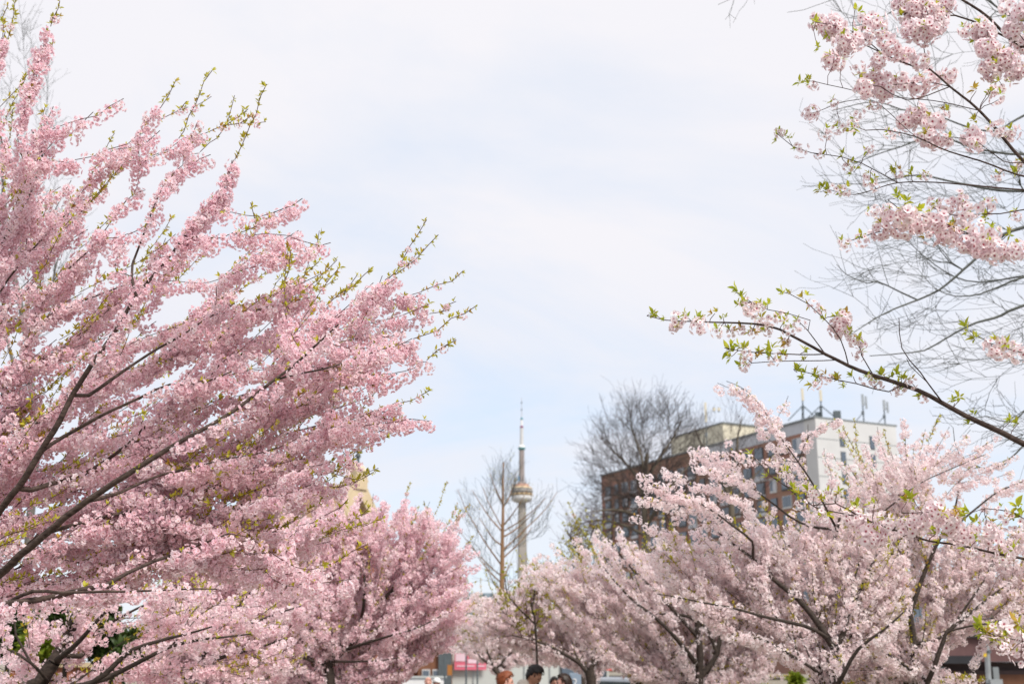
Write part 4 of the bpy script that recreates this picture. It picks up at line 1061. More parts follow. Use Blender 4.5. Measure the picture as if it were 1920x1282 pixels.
# evergreen shrubs bottom left
def shrub(name, px, y, d, rpx, label, key, n, seed, group=None):
    rd = np.random.default_rng(seed); c = P(px, y, d); R = rpx * d / 2240
    root = empty(name, (0, 0, 0)); tag(root, label, 'shrub', group)
    MB().tube((c.x, d, 0), (c.x, d, c.z), .05, .03).build('stem', M['bark_low'], root)
    rows = []
    lobes = [(rd.uniform(-.6, .6) * R, rd.uniform(-.5, .5) * R, rd.uniform(-.5, .4) * R, R * rd.uniform(.35, .6)) for _ in range(9)]
    for _ in range(n):
        l = lobes[rd.integers(0, 9)]; v = rd.normal(0, 1, 3); v /= np.linalg.norm(v); v *= l[3] * rd.uniform(.6, 1.05)
        rows.append((c.x + l[0] + v[0], d + l[1] + v[1], max(.05, c.z + l[2] * .8 + v[2]), rd.uniform(-1, 1), rd.uniform(-1, 1), rd.uniform(0, 6), rd.uniform(.8, 1.4)))
    scatter('leaf_tuft', key, rows, root, 60, 'leaf_mass')
shrub('evergreen_shrub', 130, 1165, 17.5, 85, 'dark evergreen shrub behind the cherry limbs at bottom left', 'dark_leaf', 1600, 1)
shrub('evergreen_shrub', 20, 1190, 17.6, 75, 'dark evergreen shrub at the left frame edge beside the grey trunk', 'dark_leaf', 1300, 2)
shrub('evergreen_shrub', 215, 1215, 18, 60, 'dark evergreen shrub above the right end of the red brick wall', 'dark_leaf', 1100, 6)
shrub('lime_shrub', 85, 1215, 16.6, 38, 'bright lime green shrub in front of the dark evergreens', 'lime_leaf', 750, 3)
shrub('evergreen_shrub', 345, 1222, 20, 42, 'small dark green shrub seen in a gap of the pink blossom', 'dark_leaf', 800, 4)
shrub('lime_shrub', 1492, 1276, 22, 11, 'yellow green shrub low down left of the straight cherry trunk', 'lime_leaf', 130, 5)

# ================================================================== cherry trees
T = []
# near left cherry: trunk outside the frame on the left
D = 6.3
L0_poly_low = [(-60, 700), (120, 640), (300, 560), (420, 520), (560, 560), (680, 620), (700, 700), (640, 760), (700, 790), (640, 830), (600, 880), (560, 930), (620, 1010), (560, 1060), (400, 1090), (200, 1120), (-60, 1130)]
L0_poly_mid = [(-60, 330), (60, 300), (200, 380), (280, 450), (380, 400), (440, 450), (540, 490), (620, 560), (560, 620), (300, 640), (-60, 720)]
L0_poly_up = [(-60, 120), (20, 100), (60, 160), (90, 230), (60, 330), (200, 310), (330, 310), (340, 380), (200, 420), (-60, 420)]
L0_limbs = [
    ([(-120, 1150, D), (0, 955, D - .3), (34, 914, D - .35), (78, 850, D - .4), (111, 792, D - .45), (134, 742, D - .45), (168, 688, D - .5), (215, 628, D - .5), (255, 556, D - .5), (319, 474, D - .5), (369, 406, D - .5), (415, 352, D - .5)], .032, .006),
    ([(255, 556, D - .5), (247, 519, D - .45), (248, 494, D - .4), (265, 450, D - .4), (285, 400, D - .4), (310, 350, D - .4)], .011, .004),
    ([(-120, 1160, D), (0, 1076, D - .6), (40, 1039, D - .7), (101, 985, D - .8), (165, 938, D - .85), (236, 890, D - .9), (300, 850, D - .9), (369, 812, D - .9), (436, 769, D - .85), (476, 742, D - .8), (510, 717, D - .8), (545, 690, D - .8), (584, 653, D - .8), (640, 610, D - .8)], .036, .006),
    ([(510, 717, D - .8), (560, 702, D - .75), (604, 692, D - .75), (660, 672, D - .7), (720, 650, D - .7)], .008, .004),
    ([(-120, 1160, D), (0, 1085, D + .1), (74, 1008, D), (155, 981, D - .1), (202, 968, D - .1), (276, 951, D - .1), (344, 936, D - .1), (430, 905, D)], .024, .005),
    ([(-120, 1180, D), (0, 1138, D - .9), (84, 1125, D - .95), (152, 1111, D - 1), (230, 1095, D - 1)], .045, .012),
    ([(152, 1111, D - 1), (199, 1096, D - 1), (243, 1072, D - .95), (290, 1052, D - .9), (330, 1039, D - .9), (371, 1022, D - .9), (430, 1000, D - .9)], .022, .005),
    ([(0, 1136, D - .9), (60, 1106, D - 1), (111, 1108, D - 1.05), (175, 1109, D - 1.05), (324, 1108, D - 1), (400, 1100, D - 1)], .013, .004),
    ([(-120, 1000, D), (0, 631, D + .2), (60, 604, D + .2), (97, 591, D + .2), (161, 561, D + .2), (201, 547, D + .2), (260, 520, D + .2)], .02, .005),
    ([(-120, 1080, D + .1), (-40, 960, D + .2), (13, 850, D + .1), (27, 819, D + .1), (77, 791, D), (130, 750, D)], .026, .006),
    ([(78, 850, D - .4), (120, 820, D - .3), (181, 785, D - .3), (262, 750, D - .3), (292, 735, D - .3), (319, 725, D - .3), (366, 723, D - .3), (430, 700, D - .2)], .015, .004),
    ([(168, 740, D - .4), (255, 680, D - .3), (302, 651, D - .3), (346, 628, D - .3), (382, 603, D - .3), (440, 570, D - .2)], .014, .004),
    ([(165, 938, D - .85), (230, 920, D - .3), (286, 897, D - .2), (337, 884, D - .2), (431, 860, D - .2), (458, 853, D - .2), (520, 840, D - .2)], .016, .004),
    ([(60, 920, D - .3), (135, 894, D - .1), (179, 875, D), (240, 830, D), (290, 782, D), (342, 755, D), (400, 720, D)], .02, .004),
    ([(-120, 900, D), (-40, 620, D), (0, 470, D - .1), (50, 380, D - .2), (80, 290, D - .2), (60, 240, D - .2)], .024, .006),
    ([(-40, 620, D), (20, 520, D + .2), (90, 440, D + .2), (150, 380, D + .2), (200, 350, D + .2)], .014, .004),
    ([(60, 604, D + .2), (95, 540, D), (130, 500, D - .2), (165, 470, D - .2), (200, 430, D - .2)], .01, .004),
    ([(-100, 1150, D), (40, 1040, D + .8), (160, 900, D + .9), (330, 780, D + .9), (470, 650, D + .9), (600, 560, D + .8)], .026, .005),
    ([(330, 780, D + .9), (480, 740, D + 1), (600, 720, D + 1), (690, 700, D + 1)], .012, .004),
    ([(160, 900, D + .9), (330, 880, D + .8), (480, 830, D + .7), (580, 800, D + .6), (680, 780, D + .6)], .015, .004),
]
L0_tips = [
    (93, 60, 35, 235, 'spray', D - .5), (112, 2, 95, 50, 'leafonly', D - .5),
    (232, 185, 125, 232, 'spray', D - .3), (175, 210, 95, 270, 'spray', D - .2), (100, 200, 50, 290, 'flower', D - .3),
    (330, 150, 272, 232, 'tipmix', D - .3), (398, 132, 335, 260, 'leafonly', D - .2), (350, 190, 295, 228, 'leafonly', D),
    (500, 158, 440, 300, 'leafonly', D - .5), (475, 215, 385, 250, 'leafonly', D - .3), (465, 205, 375, 285, 'leafonly', D - .1),
    (438, 300, 395, 385, 'spray', D - .5), (370, 230, 320, 330, 'spray', D - .3), (300, 245, 215, 280, 'spray', D - .1), (395, 290, 330, 330, 'spray', D - .2), (310, 285, 200, 310, 'spray', D), (425, 370, 350, 430, 'spray', D - .4),
    (240, 270, 140, 300, 'spray', D - .3),
    (567, 372, 515, 398, 'spray', D - .6), (515, 398, 440, 440, 'sparse', D - .6), (470, 380, 478, 440, 'leafonly', D - .5), (620, 455, 545, 445, 'spray', D - .3), (560, 432, 500, 465, 'spray', D - .1),
    (632, 487, 545, 540, 'tipmix', D), (600, 462, 540, 480, 'spray', D - .2), (545, 470, 540, 585, 'leafonly', D - .5), (605, 520, 560, 560, 'tipmix', D + .1),
    (800, 412, 722, 525, 'leafonly', D - .3), (822, 440, 738, 518, 'leafonly', D - .1), (700, 500, 612, 572, 'leafonly', D - .2), (670, 515, 625, 560, 'leafonly', D),
    (745, 520, 650, 580, 'spray', D - .2), (700, 530, 600, 600, 'spray', D - .3), (790, 550, 725, 565, 'spray', D), (868, 508, 790, 546, 'leafonly', D),
    (805, 570, 720, 600, 'tipmix', D - .1), (855, 565, 805, 588, 'leafonly', D + .1), (800, 585, 690, 610, 'spray', D + .1), (895, 572, 775, 635, 'leafonly', D - .4), (775, 640, 690, 655, 'spray', D - .4), (760, 620, 640, 640, 'spray', D - .2),
    (855, 637, 800, 675, 'leafonly', D - .2), (795, 678, 735, 700, 'spray', D - .2), (745, 700, 670, 735, 'spray', D - .2), (735, 672, 620, 690, 'spray', D - .1),
    (700, 700, 640, 730, 'leafonly', D), (640, 705, 625, 760, 'leafonly', D - .2), (690, 745, 610, 775, 'spray', D - .1), (755, 758, 690, 775, 'spray', D), (805, 732, 750, 755, 'leafonly', D),
    (810, 790, 720, 785, 'spray', D - .1), (770, 785, 660, 800, 'spray', D - .3), (720, 805, 600, 810, 'spray', D - .1), (700, 770, 620, 800, 'spray', D - .4), (640, 812, 560, 830, 'spray', D),
    (660, 870, 600, 890, 'leafonly', D - .3), (625, 865, 545, 890, 'spray', D - .3), (700, 885, 640, 912, 'leafonly', D - .2), (600, 850, 520, 870, 'spray', D), (668, 872, 655, 862, 'spray', D - .3), (590, 905, 500, 930, 'spray', D - .3),
    (690, 1020, 600, 1060, 'leafonly', D - .6), (640, 950, 560, 985, 'spray', D - .5), (610, 1070, 500, 1080, 'spray', D - .5), (660, 1085, 560, 1095, 'spray', D - .6),
    (690, 690, 620, 710, 'spray', D), (480, 500, 420, 520, 'spray', D - .4), (640, 590, 560, 620, 'spray', D - .3),
    (10, 60, -30, 200, 'spray', D), (15, 10, 5, 70, 'leafonly', D), (165, 430, 60, 470, 'spray', D), (235, 455, 215, 500, 'spray', D - .4), (300, 400, 240, 440, 'spray', D - .2),
]
T.append(cherry('near left cherry tree in full double pink bloom, its limbs reaching across the frame', 11,
    ([(-4.6, 6.3, -.1), (-4.5, 6.3, .9), (-4.2, 6.3, 1.6), P(-300, 1180, D), P(-120, 1150, D)], .17, .08),
    L0_limbs, [(L0_poly_low, 245), (L0_poly_mid, 56), (L0_poly_up, 22), ([(230, 860), (420, 870), (570, 890), (620, 960), (600, 1030), (320, 1060)], 60)], (-480, 1130, D), D, .95, 'pink_blossom', M['bark'], M['twig'],
    tips=L0_tips, n_single=300, up=.04, lim=.72, spacing=.025, spread=.034, size=.9, dmin=.42, step=.06, leaf_frac=.16, ext=.42, group=None, droop=.85, leaf_single=300, leaf_size=.95, fb0=.0, radk=.0012))

# second left cherry, behind and lower
D = 8.8
T.append(cherry('second pink cherry at bottom left with dark forked limbs rising behind the near one', 12,
    ([(P(40, 1243, D).x, D, -.1), P(48, 1330, D), P(73, 1282, D), P(104, 1238, D)], .09, .05),
    [([(104, 1238, D), (125, 1203, D), (142, 1157, D), (150, 1138, D), (170, 1080, D), (210, 1020, D)], .048, .01),
     ([(110, 1232, D), (150, 1199, D - .2), (196, 1149, D - .3), (240, 1110, D - .3)], .024, .006),
     ([(73, 1290, D), (171, 1282, D - .3), (200, 1263, D - .3), (225, 1238, D - .3), (250, 1217, D - .3), (312, 1195, D - .3), (400, 1175, D - .3)], .034, .006),
     ([(150, 1230, D), (179, 1201, D + .4), (215, 1163, D + .4), (256, 1142, D + .4), (310, 1120, D + .4)], .024, .006),
     ([(200, 1270, D - .2), (265, 1238, D - .2), (320, 1213, D - .2), (380, 1200, D - .2), (470, 1193, D - .2)], .022, .005),
     ([(90, 1275, D), (60, 1240, D - .3), (10, 1213, D - .3), (-40, 1200, D - .3)], .015, .005), ([(60, 1230, D - .3), (28, 1190, D - .3), (25, 1150, D - .3), (20, 1100, D - .3)], .012, .005)],
    [([(-60, 1120), (120, 1100), (300, 1060), (480, 1080), (560, 1150), (560, 1250), (470, 1290), (330, 1290), (330, 1200), (200, 1180), (-60, 1180)], 110), ([(60, 1215), (300, 1240), (450, 1300), (-60, 1300), (-60, 1190)], 40)],
    (80, 1300, D), D, 1.0, 'rose_blossom', M['bark_low'], M['bark_low'], n_single=150, spacing=.05, spread=.055, size=.8, dmin=.35, step=.09, leaf_frac=.15, up=.1))
D = 11
T.append(cherry('slender pink cherry at bottom left centre between the forked one and the rosy one', 13,
    ([(P(375, 1243, D).x, D, -.1), P(372, 1265, D), P(364, 1220, D)], .06, .035),
    [([(366, 1230, D), (395, 1190, D), (430, 1150, D), (470, 1110, D)], .03, .008), ([(366, 1225, D), (340, 1180, D), (330, 1130, D), (320, 1080, D)], .03, .008), ([(370, 1250, D), (420, 1230, D), (480, 1215, D), (540, 1200, D)], .025, .006), ([(368, 1240, D), (405, 1200, D - .5), (480, 1165, D - .5), (560, 1130, D - .5)], .025, .006)],
    [([(260, 1170), (280, 1040), (380, 970), (480, 940), (600, 965), (620, 1150), (560, 1270), (450, 1290), (330, 1290), (270, 1230)], 330)],
    (372, 1290, D), D, 1.4, 'rose_blossom', M['bark_low'], M['bark_low'], n_single=150, spacing=.046, spread=.045, size=.95, dmin=.5, step=.1, leaf_frac=.25, up=.25))
D = 13.5
T.append(cherry('rosy pink cherry with brush like upright shoots left of the tower', 14,
    ([(P(622, 1243, D).x, D, -.1), P(620, 1290, D), P(614, 1250, D), P(625, 1225, D)], .10, .07),
    [([(615, 1245, D), (672, 1190, D), (699, 1140, D), (743, 1099, D), (790, 1059, D), (834, 1022, D), (855, 980, D)], .06, .008), ([(614, 1250, D), (580, 1200, D), (560, 1140, D), (540, 1060, D)], .05, .008),
     ([(672, 1190, D), (685, 1120, D), (680, 1060, D), (665, 1000, D)], .035, .008), ([(640, 1220, D), (700, 1200, D - .5), (770, 1180, D - .8), (840, 1150, D - .8)], .035, .007), ([(620, 1240, D), (700, 1240, D - .6), (780, 1230, D - .7)], .03, .006), ([(612, 1245, D), (540, 1225, D - .4), (480, 1215, D - .4)], .03, .006)],
    [([(440, 1010), (520, 945), (620, 922), (700, 935), (780, 940), (850, 975), (872, 1040), (880, 1110), (872, 1170), (815, 1225), (760, 1272), (600, 1280), (480, 1280), (470, 1150)], 600)],
    (620, 1290, D), D, 1.4, 'rose_blossom', M['bark_low'], M['bark_low'], n_single=200, spacing=.04, spread=.038, size=.95, dmin=.75, step=.11, leaf_frac=.10, up=.32, lim=.6, front=.4,
    tips=[(652, 905, 630, 960, 'spray'), (640, 912, 652, 885, 'leafonly'), (700, 925, 690, 980, 'spray'), (768, 908, 760, 950, 'leafonly'), (760, 935, 735, 985, 'spray'), (790, 955, 760, 1000, 'spray'), (806, 940, 780, 990, 'spray'),
          (866, 955, 840, 1000, 'tipmix'), (880, 945, 850, 990, 'leafonly'), (850, 985, 810, 1030, 'spray'), (868, 990, 835, 1030, 'spray'), (725, 940, 720, 990, 'spray'), (675, 925, 665, 970, 'spray'), (600, 935, 590, 985, 'spray'), (565, 950, 560, 1000, 'spray'),
          (880, 1020, 840, 1050, 'spray'), (870, 1060, 830, 1080, 'spray'), (795, 938, 800, 965, 'leafonly'), (875, 1100, 830, 1120, 'spray'), (898, 1060, 850, 1075, 'spray'), (895, 1090, 845, 1100, 'spray'), (893, 1130, 840, 1135, 'spray'), (890, 1005, 855, 1035, 'tipmix'), (882, 1160, 830, 1165, 'spray'), (865, 1190, 815, 1195, 'spray'), (850, 1212, 800, 1210, 'spray'), (895, 1030, 858, 1050, 'spray')]))

# right hand pale cherries
D = 10.2
T.append(cherry('broad pale pink cherry with dark forked trunk, one long shoot towering by the white wall', 21,
    ([(P(1560, 1243, D).x, D, -.1), P(1562, 1300, D), P(1566, 1250, D), P(1568, 1218, D)], .075, .042),
    [([(1568, 1218, D), (1537, 1172, D), (1497, 1124, D), (1453, 1089, D), (1412, 1047, D), (1387, 1027, D), (1340, 990, D)], .04, .008),
     ([(1412, 1047, D), (1412, 1015, D - .3), (1377, 988, D - .4), (1345, 963, D - .4), (1317, 945, D - .4), (1273, 925, D - .5), (1215, 905, D - .5)], .016, .005),
     ([(1545, 1190, D), (1507, 1172, D - .2), (1420, 1152, D - .4), (1370, 1139, D - .4), (1307, 1127, D - .4), (1230, 1110, D - .4)], .022, .005),
     ([(1568, 1218, D), (1582, 1185, D), (1590, 1150, D), (1600, 1100, D), (1610, 1050, D)], .03, .007),
     ([(1549, 1300, D + .3), (1549, 1227, D + .3), (1543, 1193, D + .3), (1541, 1160, D + .3), (1541, 1093, D + .3), (1557, 1043, D + .2), (1570, 993, D + .2), (1580, 930, D + .2)], .05, .01),
     ([(1562, 1285, D), (1574, 1277, D - .3), (1612, 1218, D - .4), (1660, 1180, D - .5), (1700, 1140, D - .5)], .032, .007),
     ([(1545, 1275, D + .2), (1520, 1251, D - .1), (1478, 1224, D - .2), (1430, 1200, D - .2), (1370, 1190, D - .2)], .026, .006),
     ([(1590, 1150, D), (1612, 1106, D), (1637, 1052, D), (1662, 1014, D), (1690, 970, D)], .022, .006),
     ([(1570, 993, D + .2), (1530, 920, D - .2), (1496, 866, D - .4), (1451, 799, D - .4), (1435, 770, D - .4), (1398, 733, D - .4), (1360, 716, D - .4)], .014, .003),
     ([(1496, 866, D - .4), (1518, 815, D - .4), (1545, 795, D - .4), (1572, 785, D - .4)], .006, .003),
     ([(1570, 993, D + .2), (1500, 980, D), (1430, 930, D), (1370, 880, D), (1330, 860, D)], .016, .005)],
    [([(1225, 985), (1290, 962), (1350, 968), (1420, 955), (1480, 940), (1550, 925), (1640, 935), (1700, 1010), (1720, 1120), (1680, 1190), (1600, 1225), (1480, 1240), (1360, 1200), (1260, 1120), (1215, 1040)], 380)],
    (1560, 1260, D), D, 1.4, 'pale_blossom', M['bark_low'], M['bark_low'], front=.08, lim=.82, n_single=300, spacing=.036, spread=.04, size=.84, dmin=.55, step=.09, leaf_frac=.2, up=.06,
    tips=[(1345, 718, 1372, 728, 'spray', D - .4), (1398, 735, 1440, 790, 'spray', D - .4), (1380, 728, 1405, 745, 'spray', D - .4), (1410, 765, 1450, 800, 'spray', D - .4), (1478, 742, 1456, 790, 'spray', D - .3), (1455, 780, 1460, 830, 'spray', D - .3), (1418, 800, 1460, 840, 'spray', D - .2),
          (1570, 785, 1525, 812, 'spray', D - .4), (1515, 795, 1505, 850, 'spray', D - .3), (1360, 830, 1410, 860, 'spray', D - .4), (1312, 838, 1380, 870, 'spray', D - .3), (1330, 880, 1395, 900, 'spray', D - .2), (1300, 865, 1370, 890, 'spray', D - .4),
          (1195, 885, 1290, 935, 'spray', D - .5), (1190, 928, 1290, 950, 'spray', D - .5), (1250, 905, 1320, 935, 'spray', D - .4), (1450, 850, 1480, 890, 'spray', D - .2), (1290, 840, 1350, 870, 'spray', D - .2), (1320, 905, 1390, 940, 'spray', D - .3), (1240, 880, 1330, 915, 'spray', D - .2), (1270, 925, 1350, 960, 'spray', D - .3), (1300, 950, 1370, 985, 'spray', D - .2),
          (1470, 830, 1500, 880, 'spray', D), (1545, 840, 1560, 900, 'spray', D), (1500, 905, 1560, 950, 'spray', D), (1230, 940, 1300, 975, 'spray', D - .2), (1180, 960, 1260, 1000, 'spray', D)]))
D = 10.8
T.append(cherry('pale cherry at the right edge with leaning trunk before the maroon building', 22,
    ([(P(1728, 1243, D).x, D, -.1), P(1726, 1300, D), P(1720, 1262, D), P(1716, 1225, D)], .07, .045),
    [([(1716, 1225, D), (1714, 1207, D), (1705, 1150, D), (1699, 1127, D), (1682, 1068, D), (1666, 1018, D), (1660, 960, D)], .035, .008),
     ([(1733, 1290, D - .2), (1735, 1282, D - .2), (1749, 1250, D - .3), (1758, 1225, D - .3), (1767, 1202, D - .3), (1774, 1182, D - .3), (1797, 1165, D - .3), (1840, 1130, D - .3), (1890, 1095, D - .3)], .034, .006),
     ([(1774, 1182, D - .3), (1820, 1172, D - .4), (1852, 1167, D - .4), (1920, 1148, D - .4), (1960, 1140, D - .4)], .012, .005),
     ([(1722, 1275, D), (1699, 1249, D - .3), (1680, 1236, D - .3), (1650, 1217, D - .3), (1600, 1200, D - .3)], .022, .006),
     ([(1705, 1150, D), (1730, 1080, D), (1760, 1010, D), (1790, 950, D), (1800, 890, D)], .028, .006), ([(1760, 1010, D), (1820, 960, D), (1880, 920, D), (1930, 900, D)], .016, .005),
     ([(1690, 1100, D), (1690, 1000, D + .4), (1700, 900, D + .4), (1700, 830, D + .4)], .02, .005), ([(1770, 1190, D), (1830, 1110, D), (1860, 1060, D), (1900, 1020, D)], .018, .005),
     ([(1660, 960, D), (1720, 910, D - .2), (1780, 880, D - .2), (1850, 850, D - .2)], .012, .004)],
    [([(1560, 900), (1640, 860), (1700, 850), (1760, 860), (1740, 930), (1850, 960), (1960, 950), (1980, 1080), (1980, 1150), (1880, 1180), (1780, 1190), (1660, 1230), (1600, 1180)], 290), ([(1600, 1180), (1700, 1230), (1690, 1290), (1500, 1290)], 45), ([(1760, 1250), (1830, 1262), (1820, 1290), (1700, 1290)], 14)],
    (1720, 1270, D), D, 1.3, 'pale_blossom', M['bark_low'], M['bark_low'], front=.08, lim=.85, n_single=220, spacing=.036, spread=.04, size=.84, dmin=.55, step=.09, leaf_frac=.25, up=.08,
    tips=[(1692, 785, 1700, 860, 'spray'), (1645, 800, 1660, 860, 'spray'), (1655, 840, 1680, 890, 'spray'), (1735, 805, 1720, 870, 'spray'), (1790, 830, 1750, 875, 'spray'), (1820, 805, 1780, 850, 'spray'), (1870, 820, 1800, 860, 'spray'), (1905, 850, 1840, 880, 'spray'),
          (1610, 850, 1640, 910, 'spray'), (1560, 850, 1600, 900, 'spray'), (1590, 870, 1630, 930, 'spray'), (1920, 900, 1850, 930, 'spray'), (1760, 780, 1740, 830, 'leafonly'), (1830, 870, 1770, 900, 'spray'), (1900, 880, 1840, 900, 'spray'), (1580, 800, 1625, 880, 'sparse'), (1620, 830, 1650, 890, 'spray'), (1670, 845, 1690, 900, 'spray'), (1715, 830, 1715, 890, 'spray'), (1780, 800, 1745, 860, 'spray'), (1850, 835, 1780, 870, 'spray'), (1890, 860, 1830, 890, 'spray'), (1750, 850, 1730, 900, 'spray'), (1800, 900, 1760, 940, 'spray'), (1545, 870, 1600, 920, 'sparse'), (1590, 915, 1640, 960, 'spray')]))
D = 15
T.append(cherry('pale cherry with thin straight trunk, left of the forked one and further back', 23,
    ([(P(1310, 1243, D).x, D, -.1), P(1311, 1270, D), P(1312, 1230, D), P(1308, 1165, D), P(1300, 1100, D)], .08, .03),
    [([(1311, 1262, D), (1345, 1225, D), (1352, 1190, D), (1380, 1120, D)], .045, .01), ([(1348, 1222, D), (1325, 1180, D), (1290, 1155, D), (1230, 1150, D)], .03, .008), ([(1310, 1250, D), (1270, 1200, D - .5), (1230, 1160, D - .5), (1180, 1120, D - .5), (1130, 1060, D - .5)], .045, .008),
     ([(1312, 1200, D), (1240, 1120, D), (1180, 1060, D), (1150, 1020, D)], .03, .008), ([(1308, 1165, D), (1340, 1090, D), (1370, 1040, D)], .03, .008)],
    [([(985, 1075), (1010, 1045), (1060, 1015), (1110, 992), (1180, 990), (1260, 1000), (1400, 1040), (1470, 1120), (1500, 1210), (1440, 1290), (1200, 1290), (1080, 1200), (1000, 1130)], 560)],
    (1310, 1280, D), D, 2.2, 'pale_blossom', M['bark_low'], M['bark_low'], front=.08, n_single=150, spacing=.05, spread=.05, size=1.0, dmin=.7, step=.12, leaf_frac=.25, up=.08,
    tips=[(1000, 1040, 1040, 1075, 'spray'), (1030, 1015, 1070, 1050, 'spray'), (985, 1050, 1030, 1090, 'spray'), (1110, 985, 1130, 1020, 'spray'), (1160, 985, 1170, 1020, 'spray'), (1080, 1000, 1100, 1035, 'spray')]))
D = 18
T.append(cherry('pale greyish cherry with dark V forked trunk, right of the three men', 24,
    ([(P(1108, 1243, D).x, D, -.1), P(1108, 1275, D), P(1103, 1255, D)], .12, .08),
    [([(1103, 1262, D), (1085, 1240, D), (1060, 1225, D), (1020, 1205, D), (960, 1190, D)], .05, .01), ([(1105, 1262, D), (1118, 1215, D), (1117, 1150, D), (1073, 1120, D), (1022, 1099, D)], .06, .01), ([(1106, 1262, D), (1130, 1220, D), (1150, 1180, D)], .04, .01), ([(1090, 1245, D), (1060, 1190, D + .5), (1010, 1150, D + .5), (950, 1120, D + .5), (900, 1130, D + .5)], .04, .008)],
    [([(845, 1165), (875, 1112), (940, 1088), (985, 1050), (1060, 1030), (1160, 1080), (1230, 1130), (1230, 1225), (1130, 1232), (1040, 1230), (960, 1205), (905, 1200), (850, 1205)], 480)],
    (1105, 1280, D), D, 2.4, 'pale_blossom', M['bark_low'], M['bark_low'], front=.08, n_single=120, spacing=.065, spread=.075, size=1.05, dmin=.6, step=.14, leaf_frac=.25, up=.05, lim=.75))
D = 16.5
T.append(cherry('small pale cherry whose dark leaning trunk forks beside the silver van', 25,
    ([(P(1196, 1243, D).x, D, -.1), P(1190, 1285, D), P(1173, 1250, D)], .08, .05),
    [([(1173, 1250, D), (1153, 1225, D), (1130, 1200, D), (1100, 1170, D)], .04, .01), ([(1173, 1250, D), (1174, 1230, D), (1180, 1215, D), (1200, 1180, D)], .035, .01), ([(1202, 1290, D), (1200, 1250, D), (1198, 1210, D), (1196, 1170, D)], .045, .015), ([(1235, 1290, D), (1240, 1235, D), (1262, 1215, D), (1300, 1200, D)], .03, .01)],
    [([(1110, 1170), (1160, 1130), (1280, 1130), (1380, 1190), (1400, 1290), (1290, 1290), (1230, 1262), (1180, 1235), (1120, 1210)], 220)],
    (1200, 1290, D), D, 1.6, 'pale_blossom', M['bark_low'], M['bark_low'], front=.08, n_single=80, spacing=.065, spread=.07, size=1.0, dmin=.5, step=.12, leaf_frac=.2, up=.15, lim=.75))
D = 24
T.append(cherry('far dusky cherry low down between the pink banner and the rosy tree', 26,
    ([(P(942, 1243, D).x, D, -.1), P(935, 1262, D), P(925, 1250, D)], .08, .05),
    [([(925, 1250, D), (905, 1235, D), (880, 1215, D)], .03, .01), ([(926, 1250, D), (912, 1215, D), (903, 1185, D)], .03, .01), ([(928, 1255, D), (960, 1220, D), (985, 1190, D)], .03, .01)],
    [([(838, 1205), (850, 1135), (930, 1110), (1010, 1160), (1080, 1190), (1080, 1235), (1000, 1230), (930, 1215), (870, 1210)], 330)],
    (935, 1275, D), D, 2, 'pale_blossom', M['bark_low'], M['bark_low'], front=.08, n_single=40, spacing=.1, spread=.09, size=1.2, dmin=.6, step=.16, leaf_frac=.3, up=.2))

